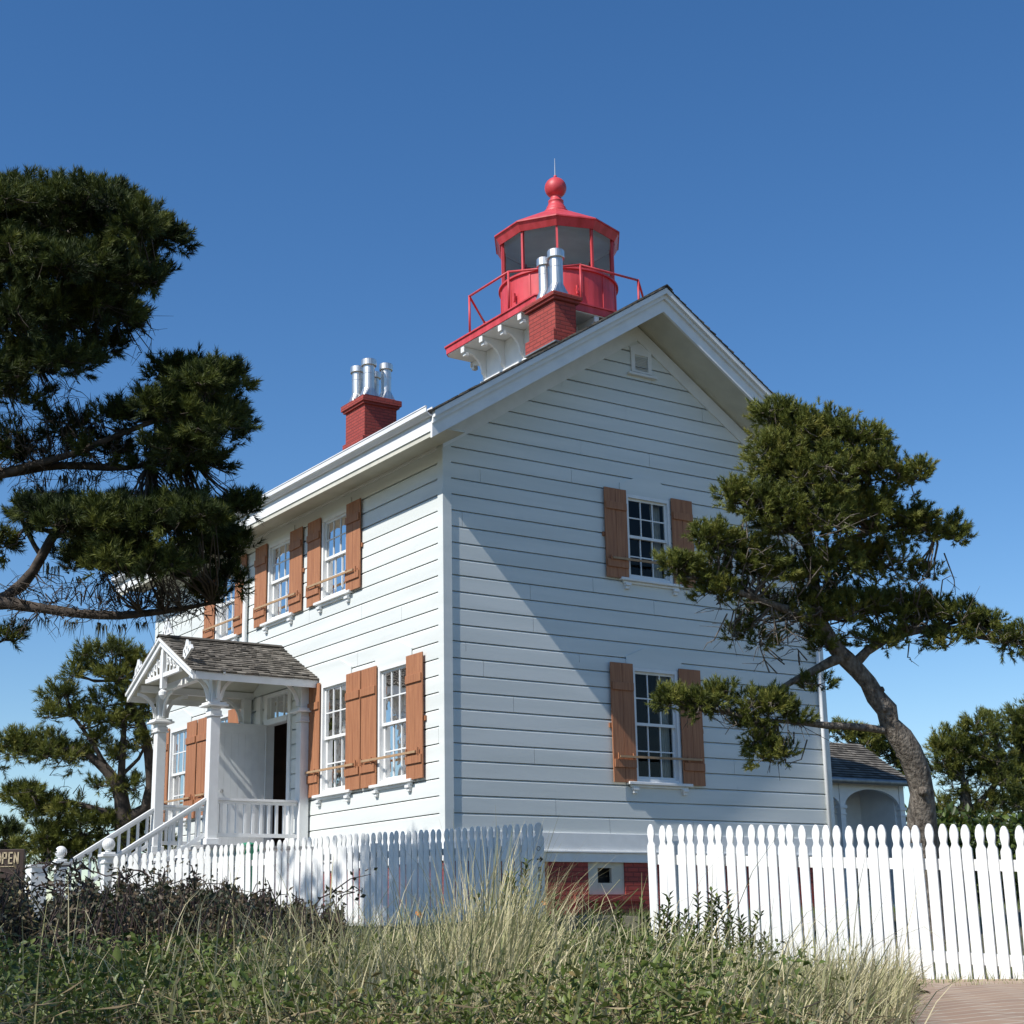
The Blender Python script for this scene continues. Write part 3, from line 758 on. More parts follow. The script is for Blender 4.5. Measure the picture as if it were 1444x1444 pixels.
# curved braces
def brace(x, y, dx_, dy_, L=0.40, hh=0.42, t=0.035, zt_=2.72):
    q = MB(); n = 10; P_ = []
    for i in range(n+1):
        a = i/n*PI/2; P_.append((L*(1-math.cos(a)), -hh*(1-math.sin(a))))
    Q_ = [(p_[0]-0.045*math.sin((i/n)*PI/2)*0+0.055*math.cos(i/n*PI/2)*1.0, p_[1]-0.055*math.sin(i/n*PI/2)) for i, p_ in enumerate(P_)]
    poly = P_+Q_[::-1]
    fm = lambda a, z, s: (x+dx_*a-dy_*s, y+dy_*a+dx_*s, zt_+z)
    for i in range(n):
        q.prism([P_[i], P_[i+1], Q_[i+1], Q_[i]], fm, -t/2, t/2)
    return q.build('porch_brace', MAT['white'], PORCH)
for y in (PY0, PY1):
    brace(PX+0.08, y, 1, 0); brace(-0.12-0.08, y, -1, 0); brace(PX-0.08, y, -1, 0, L=0.36, zt_=2.70)
brace(PX, PY0+0.08, 0, 1); brace(PX, PY1-0.08, 0, -1); brace(PX, PY0-0.08, 0, -1, L=0.30, zt_=2.74); brace(PX, PY1+0.08, 0, 1, L=0.30, zt_=2.74)
# beams and roof
bm_ = MB()
for y in (PY0, PY1): bm_.box(-2.12, y-0.06, 2.721, -0.002, y+0.06, 2.83)
bm_.box(PX-0.06, PY0+0.061, 2.722, PX+0.06, PY1-0.061, 2.83)
build_each(bm_, 'porch_beam', MAT['white'], PORCH, 1)
PRZ, PH, PX0 = 3.50, 1.45, -2.25
PS = 0.52
pr = MB()
for s in (-1, 1):
    pr.prism([(PC, PRZ-0.02), (PC+s*PH, PRZ-0.02-PS*PH), (PC+s*PH, PRZ-0.07-PS*PH), (PC, PRZ-0.07)], lambda a, b, t: (t, a, b), PX0+0.05, -0.003)
PROOF = pr.build('porch_roof', MAT['shade_tone'], HOUSE)
ps = MB()
n1 = Vector((0, -PS, 1)).normalized(); n2 = Vector((0, PS, 1)).normalized()
shingles(ps, (PX0-0.02, PC-PH-0.03, PRZ-0.018-PS*(PH+0.03)), (-0.004, PC-PH-0.03, PRZ-0.018-PS*(PH+0.03)), (0, PH+0.03, PS*(PH+0.03)), n1, 15, 8, th=0.016, wid=0.12)
ps.build('shingles', MAT['shingle'], PROOF, fixn=False); ps = MB()
shingles(ps, (PX0-0.02, PC+PH+0.03, PRZ-0.018-PS*(PH+0.03)), (-0.004, PC+PH+0.03, PRZ-0.018-PS*(PH+0.03)), (0, -PH-0.03, PS*(PH+0.03)), n2, 15, 9, th=0.016, wid=0.12)
ps.build('shingles', MAT['shingle'], PROOF, fixn=False)
pc = MB()
for s in (-1, 1): pc.beam((PX0-0.03, PC+s*0.045, PRZ+0.003), (-0.004, PC+s*0.045, PRZ+0.003), 0.10, 0.016, up=(0, s*PS, 1), tint=0.1)
pc.build('ridge_cap', MAT['shingle'], PROOF)
bb = MB()
for s in (-1, 1):
    for (t, b, x0, x1) in ((PRZ-0.035, PRZ-0.17, PX0+0.01, PX0+0.045), (PRZ-0.03, PRZ-0.075, PX0-0.025, PX0+0.009)):
        bb.prism([(PC, t), (PC+s*(PH+0.01), t-PS*(PH+0.01)), (PC+s*(PH+0.01), b-PS*(PH+0.01)), (PC, b)], lambda a, bz, t_: (t_, a, bz), x0, x1)
build_each(bb, 'bargeboard', MAT['white'], PROOF, 2)
pf = MB()
for s in (-1, 1):
    y = PC+s*PH; a, b = sorted((y, y+s*0.02)); pf.box(PX0+0.05, a, PRZ-PS*PH-0.17, -0.003, b, PRZ-PS*PH-0.045)
    a, b = sorted((PC+s*0.02, y-s*0.002))
build_each(pf, 'eave_board', MAT['white'], PROOF, 1)
# king post, pendant, fretwork in the gable
kp = MB()
kp.box(-2.20, PC-0.05, 2.62, -2.11, PC+0.05, 3.32); kp.box(-2.19, PC-0.75, 2.80, -2.13, PC-0.052, 2.87); kp.box(-2.19, PC+0.052, 2.80, -2.13, PC+0.75, 2.87)
kp.lathe([(0.02, 2.44), (0.07, 2.50), (0.075, 2.56), (0.04, 2.60), (0.06, 2.619)], (-2.155, PC), 14)
kp.build('king_post', MAT['white'], PROOF)
fw = MB()
for s in (-1, 1):
    for i in range(4):
        y = PC+s*(0.13+i*0.15); top = PRZ-0.20-PS*abs(y-PC); 
        fw.tube([(-2.16, y, 2.875), (-2.16, y+s*0.03, (2.875+top)/2), (-2.16, y, top)], 0.016, 6)
        if top > 2.98:
            cz = (2.88+top)/2
            fw.tube([(-2.16, y+s*0.07+0.05*math.cos(a), cz+0.06*math.sin(a)) for a in [k*PI/5 for k in range(11)]], 0.014, 6, cap=False)
build_each(fw, 'gable_fretwork', MAT['white'], PROOF, len(fw.st)//2)
# roof ornaments (pierced crests) at the barge board ends and on the ridge
def crest(x, y, z, dy, n):
    q = MB()
    q.prism([(-0.26, 0.0), (0.26, 0.0), (0.20, 0.10), (0.13, 0.11), (0.12, 0.20), (0.05, 0.22), (0.0, 0.30), (-0.05, 0.22), (-0.12, 0.20), (-0.13, 0.11), (-0.20, 0.10)], lambda a, b, t: (x+t, y+dy*a*0.9, z+b-dy*a*n), -0.02, 0.02)
    for a, b in ((-0.12, 0.05), (0.0, 0.05), (0.12, 0.05), (-0.05, 0.13), (0.05, 0.13)):
        q.prism([(a-0.014, b-0.02), (a+0.014, b-0.02), (a+0.014, b+0.03), (a-0.014, b+0.03)], lambda u, v, t: (x+t, y+dy*u*0.9, z+v-dy*u*n), -0.0225, 0.0225, 1)
    return q.build('roof_crest', [MAT['white'], MAT['dark']], PROOF)
crest(PX0+0.05, PC-1.08, PRZ-PS*1.08+0.03, -1, -PS*0.9*-1)
crest(PX0+0.05, PC+1.08, PRZ-PS*1.08+0.03, 1, -PS*0.9*-1)
crest(PX0+0.12, PC, PRZ+0.02, 1, 0)
# porch railing
def rail_part(name, parent, A, B, top, bot, n, w_=0.03):
    A = Vector(A); B = Vector(B); q = MB()
    q.beam(A+Vector((0, 0, top)), B+Vector((0, 0, top)), 0.10, 0.04); q.beam(A+Vector((0, 0, top-0.045)), B+Vector((0, 0, top-0.045)), 0.05, 0.045)
    q.beam(A+Vector((0, 0, bot)), B+Vector((0, 0, bot)), 0.05, 0.06)
    o = q.build(name, MAT['white'], parent)
    for i in range(n):
        t = (i+0.6)/(n+0.2); p_ = A.lerp(B, t); b = MB()
        b.box(p_.x-w_/2, p_.y-w_/2, p_.z+bot+0.02, p_.x+w_/2, p_.y+w_/2, p_.z+top-0.06)
        b.build('baluster', MAT['white'], o)
    return o
rail_part('porch_railing', PORCH, (PX+0.086, PY0, 0), (-0.21, PY0, 0), 0.72, 0.16, 10, 0.045)
rail_part('porch_railing', PORCH, (PX+0.086, PY1, 0), (-0.21, PY1, 0), 0.78, 0.16, 10, 0.045)
NX = -3.36; 
for y, zt_ in ((PY0+0.03, 0), (PY1-0.03, 0)):
    rail_part('stair_railing', PORCH, (PX-0.086, y, -0.02), (NX+0.08, y, -0.95), 0.74, 0.18, 9, 0.04)
st = MB()
for i in range(6):
    zt_ = -0.20-i*0.175; x1 = -1.96-i*0.235
    st.box(x1-0.27, PY0+0.09, zt_-0.035, x1, PY1-0.09, zt_); st.box(x1-0.001, PY0+0.11, zt_-0.14, x1+0.02, PY1-0.11, zt_-0.036)
st.build('porch_steps', MAT['floor'], PORCH)
sg = MB()
for y in (PY0+0.05, PY1-0.09): sg.prism([(-1.95, -0.08), (-1.95, -0.40), (-3.40, -1.50), (-3.40, -1.16)], lambda a, b, t: (a, t, b), y, y+0.035)
build_each(sg, 'stair_stringer', MAT['white'], PORCH, 1)
for y in (PY0+0.03, PY1-0.03):
    q = MB(); x = NX; h = 0.075
    q.box(x-h, y-h, -1.9, x+h, y+h, -0.20); q.box(x-h-0.02, y-h-0.02, -0.30, x+h+0.02, y+h+0.02, -0.27)
    q.box(x-h-0.045, y-h-0.045, -0.199, x+h+0.045, y+h+0.045, -0.16); q.box(x-h-0.01, y-h-0.01, -0.159, x+h+0.01, y+h+0.01, -0.13)
    q.lathe([(0.045, -0.131), (0.045, -0.10)]+[(0.098*math.cos(a), -0.015+0.098*math.sin(a)) for a in [-PI/2+0.5+i*(PI-0.52)/10 for i in range(11)]], (x, y), 20)
    bevel(q.build('newel_post', MAT['white'], PORCH), 0.006)
# doorway
df = MB()
u0, u1 = DOOR[0], DOOR[1]
df.box(-0.03, u0-0.10, 0.0, 0.12, u0+0.02, 2.72); df.box(-0.03, u1-0.02, 0.0, 0.12, u1+0.10, 2.72)
df.box(-0.03, u0+0.021, 2.66, 0.12, u1-0.021, 2.72); df.box(-0.045, u0+0.021, 2.17, 0.12, u1-0.021, 2.27)
DF = df.build('doorway', MAT['white'], HOUSE)
tr = MB()
for i in range(1, 3):
    y = u0+0.02+i*(u1-u0-0.04)/3; tr.box(0.03, y-0.012, 2.271, 0.055, y+0.012, 2.659)
tr.box(0.03, u0+0.0215, 2.271, 0.056, u0+0.05, 2.659); tr.box(0.03, u1-0.05, 2.271, 0.056, u1-0.0215, 2.659)
tr.build('transom_bars', MAT['white'], DF)
tg = MB(); tg.add([(0.045, u0, 2.27), (0.045, u1, 2.27), (0.045, u1, 2.66), (0.045, u0, 2.66)], [(0, 1, 2, 3)]); tg.build('pane', MAT['glass'], DF, fixn=False)
hl = MB()
hx = 2.4; a0, a1 = u0-0.3, u1+0.5
hl.add([(0.13, a0, 0.0), (hx, a0, 0.0), (hx, a1, 0.0), (0.13, a1, 0.0), (0.13, a0, 2.8), (hx, a0, 2.8), (hx, a1, 2.8), (0.13, a1, 2.8)], [(0, 1, 2, 3), (4, 5, 6, 7), (0, 1, 5, 4), (1, 2, 6, 5), (2, 3, 7, 6)])
hl.build('hall_lining', mat('hall_wallpaper', (0.11, 0.07, 0.05), 0.9, var=0.3, vscale=4), DF, fixn=False)
# open door leaf of vertical boards, swung out over the porch
dl = MB(); y = u1-0.05
for i in range(7):
    x1 = -0.06-i*0.128; dl.box(x1-0.126, y, 0.03, x1, y+0.03, 2.18)
dl.box(-0.955, y-0.012, 2.00, -0.06, y-0.001, 2.17)
DL = dl.build('open_door', MAT['white'], HOUSE)
kn = MB(); kn.lathe([(0.012, 0), (0.012, 0.03), (0.03, 0.04), (0.03, 0.06), (0.01, 0.07)], (0, 0), 12)
kn.v = [(-0.88+v[0], y-v[2], 1.0+v[1]) for v in kn.v]; kn.build('door_knob', MAT['steel'], DL)
# jamb pilaster boards either side of the door inside the porch
pz = MB(); pz.box(-0.05, 6.20, 0.0, -0.001, 6.36, 2.72); pz.build('pilaster', MAT['white'], PORCH)

# ------------------------------------------------------------------ rear porch wing
wx0, wx1, wy0, wy1, we = 7.72, 13.9, 4.0, 6.6, 1.50
wm = MB(); wm.box(wx0, wy0+1.1, -2.0, wx1-0.1, wy1-0.1, we-0.02); WING = wm.build('rear_porch', MAT['white'], HOUSE)
rr_ = MB(); e = 0.15; rz = 2.47
xa, xb, ya, yb = wx0, wx1+e, wy0-e, wy1+e; ym = (ya+yb)/2; xr = xb
V4 = [(xa, ya, we), (xb, ya, we), (xb, yb, we), (xa, yb, we), (xa, ym, rz), (xr, ym, rz)]
rr_.add(V4, [(0, 1, 5, 4), (1, 2, 5), (2, 3, 4, 5), (0, 3, 2, 1), (0, 4, 3)], tint=0.2)
WR = rr_.build('wing_roof', MAT['shingle'], WING)
n_ = (Vector(V4[1])-Vector(V4[0])).cross(Vector(V4[4])-Vector(V4[0])).normalized()
wsg = MB(); rr0 = random.Random(5); rows = 16
for k in range(rows):
    t0, t1 = k/rows, (k+1)/rows
    A = Vector(V4[0]).lerp(Vector(V4[4]), t0); B = Vector(V4[1]).lerp(Vector(V4[5]), t0); C = Vector(V4[1]).lerp(Vector(V4[5]), t1); D = Vector(V4[0]).lerp(Vector(V4[4]), t1)
    x = 0.0; L = (B-A).length; d = (B-A)/L; L2 = (C-D).length
    while x < L:
        w2 = min(rr0.uniform(0.08, 0.2), L-x); x2 = min(x+w2, L)
        up = (D-A); q0 = min(x, L2); q1 = min(x2, L2)
        wsg.add([A+d*x+n_*0.022, A+d*(x2-0.004)+n_*0.022, D+d*q1+n_*0.004, D+d*q0+n_*0.004], [(0, 1, 2, 3)], 0, min(0.9, max(0.0, rr0.gauss(0.42, 0.2)))); x += w2
wsg.build('wing_shingles', MAT['shingle'], WING, fixn=False)
wg = MB(); wg.tube([(wx0, ya-0.05, we-0.03), (xb, ya-0.05, we-0.03)], 0.06, 10); wg.build('wing_gutter', MAT['lead'], WING, smooth=True)
# arcade
arc = MB()
posts = [9.3, 12.05, 13.82]
def archpiece(x0, x1):
    n = 14; zt_ = we-0.06; r = (x1-x0)/2; cx_ = (x0+x1)/2; zs = 0.98; hgt = 0.36
    prev = None
    for i in range(n):
        a0_, a1_ = PI-PI*i/n, PI-PI*(i+1)/n
        p0 = (cx_+r*math.cos(a0_), zs+hgt*math.sin(a0_)); p1 = (cx_+r*math.cos(a1_), zs+hgt*math.sin(a1_))
        arc.prism([p0, p1, (p1[0], zt_), (p0[0], zt_)], lambda a, b, t: (a, t, b), wy0+0.02, wy0+0.10)
for a, b in zip([7.75]+posts, posts):
    archpiece(a+0.08 if a > 8 else a, b-0.08)
arc.box(7.73, wy0+0.0, we-0.06, 13.9, wy0+0.12, we-0.02)
build_each(arc, 'wing_arches', MAT['white'], WING, [14, 14, 14, 1])
ew = MB(); ew.box(13.70, wy0+0.13, -1.9, 13.79, wy1-0.1, we-0.061); ew.box(7.73, wy0+0.13, -1.1, 13.69, wy0+1.09, -1.0); ew.build('wing_end_wall', MAT['white'], WING)
for x in posts:
    q = MB(); q.box(x-0.07, wy0+0.01, -1.9, x+0.07, wy0+0.13, we-0.061); q.box(x-0.10, wy0-0.02, 0.93, x+0.10, wy0+0.16, 0.99); q.box(x-0.09, wy0-0.01, 0.80, x+0.09, wy0+0.15, 0.83)
    q.build('wing_post', MAT['white'], WING)

# ================================================================== picket fences
def picket_mesh(w_, h, t=0.02):
    hw = w_/2
    half = [(hw, 0), (hw, h-0.20), (hw*0.97, h-0.185), (hw*0.66, h-0.160), (hw*0.60, h-0.145), (hw*0.70, h-0.125), (hw*0.84, h-0.095), (hw*0.86, h-0.07), (hw*0.74, h-0.04), (hw*0.48, h-0.015), (hw*0.2, h-0.002)]
    poly = half+[(-a, b) for a, b in half[::-1]]
    b = MB(); b.prism(poly, lambda a, z, s: (a, s, z), -t/2, t/2)
    return b
def fence(name, label, group, pts, tops, pitch, w_, h, off, seed, post_at=(), end_board=None):
    """pts: polyline on the map, tops: picket-top height at each; pickets face the camera side"""
    r = random.Random(seed)
    P_ = [Vector((p[0], p[1], 0)) for p in pts]
    root = empty(name, (P_[0].x, P_[0].y, tops[0]-h)); tag(root, label, 'fence')
    segs = [(P_[i+1]-P_[i]).length for i in range(len(P_)-1)]; tot = sum(segs)
    def loc(s):
        s = max(0, min(tot, s))
        for i, L in enumerate(segs):
            if s <= L or i == len(segs)-1:
                t = s/L; q = P_[i].lerp(P_[i+1], t); z = tops[i]+(tops[i+1]-tops[i])*t; d = (P_[i+1]-P_[i]).normalized(); return q, z, d
            s -= L
    proto = None; n = int(tot/pitch)+1
    for i in range(n):
        q, z, d = loc(i*pitch)
        if proto is None:
            proto = picket_mesh(w_, h).build('picket', MAT['fence']); bevel(proto, 0.004, 2); o = proto
        else:
            o = proto.copy(); COL.objects.link(o)
        o.parent = root
        o.location = Vector((q.x, q.y, z-h+r.uniform(-0.010, 0.010)))-root.location
        o.rotation_euler = (r.uniform(-0.015, 0.015), r.uniform(-0.013, 0.013), math.atan2(d.y, d.x))
    for dz in (0.30, h-0.20):
        q = MB()
        for i in range(len(segs)):
            a = P_[i]; b = P_[i+1]; d = (b-a).normalized(); nrm = Vector((-d.y, d.x, 0))*off
            q.beam(a+nrm+Vector((0, 0, tops[i]-dz-0.0)), b+nrm+Vector((0, 0, tops[i+1]-dz)), 0.04, 0.085)
        q.build('fence_rail', MAT['fence'], root)
    s = 0.15
    while s < tot:
        q_, z, d = loc(s); nrm = Vector((-d.y, d.x, 0))*(off*3.0); c = q_+nrm; b = MB()
        b.box(c.x-0.045, c.y-0.045, z-h-0.5, c.x+0.045, c.y+0.045, z-0.14); b.build('fence_post', MAT['fence'], root); s += 2.3
    return root, loc, tot
def mapxy(px, d):
    v = at(px, 1200, d); return (v.x, v.y)
LF = [(-3.30, 4.20), mapxy(300, 23.4), mapxy(476, 22.0), mapxy(756, 19.45)]
lf_top = []
for (x, y), py in zip(LF, (1207, 1192, 1177, 1161)):
    v = Vector((x, y, 0))-Vector(CAM); dep = None
    # height at which this map point is seen on line py
    lo, hi = -3, 3
    for _ in range(40):
        m_ = (lo+hi)/2; q = np.array([x, y, m_])-CAM; z_ = q@F_; yy = CY-F_PX*(q@U_)/z_
        if yy > py: lo = m_
        else: hi = m_
    lf_top.append(lo)
root, loc, tot = fence('picket_fence', 'long white picket fence from the porch steps to the gate gap, partly in tree shade', None, LF, lf_top, 0.118, 0.096, 1.25, 0.032, 5)
# the end board of the gate post with lettering that faces the path
q_, z_, d_ = loc(tot); ax = Vector((0.83, -0.56, 0)); 
eb = picket_mesh(0.13, 1.25, 0.025).build('end_board', MAT['fence']); eb.parent = root; bevel(eb, 0.004)
eb.location = Vector((q_.x+0.02, q_.y-0.035, z_-1.24))-root.location; eb.rotation_euler = (0, 0, math.atan2(-0.35, 0.93))
def letters():
    q = MB(); t0, t1 = -0.0158, -0.0126
    fm = lambda a, b, t: (a, t, b)
    def bar(x0, z0, x1, z1, w_=0.012):
        d = Vector((x1-x0, z1-z0)).normalized(); n = Vector((-d.y, d.x))*w_/2
        q.prism([(x0-n.x, z0-n.y), (x1-n.x, z1-n.y), (x1+n.x, z1+n.y), (x0+n.x, z0+n.y)], fm, t0, t1)
    c = 0.0
    # emblem, arrow, then R E S T one under the other
    for k in range(8):
        a, b = k*PI/4, (k+1)*PI/4; bar(c-0.01+0.022*math.cos(a), 0.93+0.026*math.sin(a), c-0.01+0.022*math.cos(b), 0.93+0.026*math.sin(b), 0.006)
    bar(c-0.035, 0.80, c+0.03, 0.80, 0.016); q.prism([(c+0.005, 0.76), (c+0.048, 0.80), (c+0.005, 0.84)], fm, t0, t1)
    L = 0.030; H = 0.062
    def at_(z): return c-0.012, z
    x, z = at_(0.64)       # R
    bar(x, z, x, z+H); bar(x, z+H, x+L, z+H); bar(x+L, z+H, x+L, z+H/2); bar(x, z+H/2, x+L, z+H/2); bar(x+0.008, z+H/2, x+L, z)
    x, z = at_(0.545)      # E
    bar(x, z, x, z+H); bar(x, z+H, x+L, z+H); bar(x, z+H/2, x+L, z+H/2); bar(x, z, x+L, z)
    x, z = at_(0.45)       # S
    bar(x, z+H, x+L, z+H); bar(x, z+H, x, z+H/2); bar(x, z+H/2, x+L, z+H/2); bar(x+L, z+H/2, x+L, z); bar(x, z, x+L, z)
    x, z = at_(0.355)      # T
    bar(x, z+H, x+L, z+H); bar(x+L/2, z+H, x+L/2, z)
    o = q.build('lettering', MAT['black']); o.parent = eb
letters()
RF = [mapxy(920, 13.8), mapxy(1444, 11.65), mapxy(1640, 10.9)]
rf_top = []
for (x, y), py in zip(RF, (1163, 1163, 1163)):
    lo, hi = -3, 3
    for _ in range(40):
        m_ = (lo+hi)/2; q = np.array([x, y, m_])-CAM; yy = CY-F_PX*(q@U_)/(q@F_)
        if yy > py: lo = m_
        else: hi = m_
    rf_top.append(lo)
fence('picket_fence', 'sunlit white picket fence beside the brick path, right of the gate gap', None, RF, rf_top, 0.1015, 0.084, 1.19, 0.032, 6)

# end post panel beside the far newel (white sunlit board block)
eb2 = MB(); ex, ey = -3.72, 6.70
eb2.box(ex-0.13, ey-0.16, -1.7, ex+0.13, ey+0.16, -0.26); eb2.box(ex-0.15, ey-0.18, -0.259, ex+0.15, ey+0.18, -0.22)
tag(eb2.build('boxed_post', MAT['white'], None, root=(ex, ey, -1.7)), 'broad white boxed post at the foot of the porch steps', 'post')

# green box on the ground by the porch, seen above the pickets
gb = MB(); gb.box(-1.45, 3.7, -1.3, -1.15, 3.95, -0.03); gb.lathe([(0.14, -0.029), (0.12, 0.0), (0.02, 0.02)], (-1.3, 3.82), 12)
tag(bevel(gb.build('garden_bin', MAT['green'], None, root=(-1.3, 3.82, -1.3)), 0.02), 'small green bin below the porch railing behind the picket fence', 'bin')

# OPEN sign
def open_sign():
    c = at(9, 1222, 17.5); ax = Vector(R_); ax.z = 0; ax.normalize(); n = Vector((-ax.y, ax.x, 0))
    g0 = float(terrain(c.x, c.y)); root = empty('open_sign', (c.x, c.y, g0)); tag(root, 'brown wooden board reading OPEN above the bushes at the left edge', 'sign')
    fm = lambda a, b, t: (c.x+ax.x*a+n.x*t, c.y+ax.y*a+n.y*t, c.z+b)
    b = MB(); b.prism([(-0.42, -0.19), (0.19, -0.19), (0.19, 0.19), (-0.42, 0.19)], fm, 0.0, 0.04); bevel(b.build('sign_board', MAT['signwood'], root), 0.005)
    p_ = MB()
    for a in (-0.38, 0.15): p_.prism([(a-0.035, g0-c.z-0.1), (a+0.035, g0-c.z-0.1), (a+0.035, 0.15), (a-0.035, 0.15)], fm, 0.041, 0.09)
    build_each(p_, 'sign_post', MAT['signwood'], root, 1)
    t_ = MB()
    def bar(x0, z0, x1, z1, w_=0.016):
        d = Vector((x1-x0, z1-z0)).normalized(); m2 = Vector((-d.y, d.x))*w_/2
        t_.prism([(x0-m2.x-d.x*0.006, z0-m2.y-d.y*0.006), (x1-m2.x+d.x*0.006, z1-m2.y+d.y*0.006), (x1+m2.x+d.x*0.006, z1+m2.y+d.y*0.006), (x0+m2.x-d.x*0.006, z0+m2.y-d.y*0.006)], fm, -0.008, -0.001)
    H, L = 0.115, 0.048; z = 0.035
    xs = [-0.115, -0.045, 0.025, 0.085]
    x = xs[0]
    for k in range(10):
        a, b_ = k*PI/5, (k+1)*PI/5; bar(x+L/2+L/2*math.cos(a), z+H/2+H/2*math.sin(a), x+L/2+L/2*math.cos(b_), z+H/2+H/2*math.sin(b_))
    x = xs[1]; bar(x, z, x, z+H); bar(x, z+H, x+L*0.8, z+H); bar(x+L*0.8, z+H, x+L*0.8, z+H*0.5); bar(x, z+H*0.5, x+L*0.8, z+H*0.5)
    x = xs[2]; bar(x, z, x, z+H); bar(x, z+H, x+L*0.7, z+H); bar(x, z+H/2, x+L*0.6, z+H/2); bar(x, z, x+L*0.7, z)
    x = xs[3]; bar(x, z, x, z+H); bar(x, z+H, x+L*0.85, z); bar(x+L*0.85, z, x+L*0.85, z+H)
    rr = random.Random(3); x = -0.16
    while x < 0.09:
        w2 = rr.uniform(0.012, 0.035); bar(x, -0.0, x+w2, -0.0, 0.008); x += w2+0.016
    t_.build('sign_lettering', MAT['gold'], root)
open_sign()

# ================================================================== trees
def rand_unit(n):
    v = RNG.normal(size=(n, 3)); return v/np.linalg.norm(v, axis=1, keepdims=True)
def tufts(C, D, T, n_needle, length, nlen, nwid):
    """needle shoots: C centres, D directions, T tint; one thin triangle per needle"""
    n = len(C)
    A = np.cross(D, rand_unit(n)); A /= np.linalg.norm(A, axis=1, keepdims=True); B = np.cross(D, A)
    t = RNG.random((n, n_needle)); ph = RNG.random((n, n_needle))*2*PI
    ph = ph + t*9
    spread = RNG.uniform(0.45, 1.15, (n, n_needle))*(1.1-0.45*t)
    radial = A[:, None, :]*np.cos(ph)[..., None]+B[:, None, :]*np.sin(ph)[..., None]
    nd = D[:, None, :]*np.cos(spread)[..., None]+radial*np.sin(spread)[..., None]
    base = C[:, None, :]+D[:, None, :]*(t*length)[..., None]
    Ls = nlen*RNG.uniform(0.7, 1.15, (n, n_needle))[..., None]
    tip = base+nd*Ls
    side = np.cross(nd, rand_unit(n*n_needle).reshape(n, n_needle, 3)); side /= np.linalg.norm(side, axis=2, keepdims=True)
    side *= nwid/2
    V = np.stack([base-side, base+side, tip], 2).reshape(-1, 3)
    F = np.arange(len(V)).reshape(-1, 3)
    tint = np.repeat((T[:, None]+0.18*t+RNG.normal(0, 0.06, (n, n_needle))).ravel(), 3)
    return V, F, np.clip(tint, 0, 1)

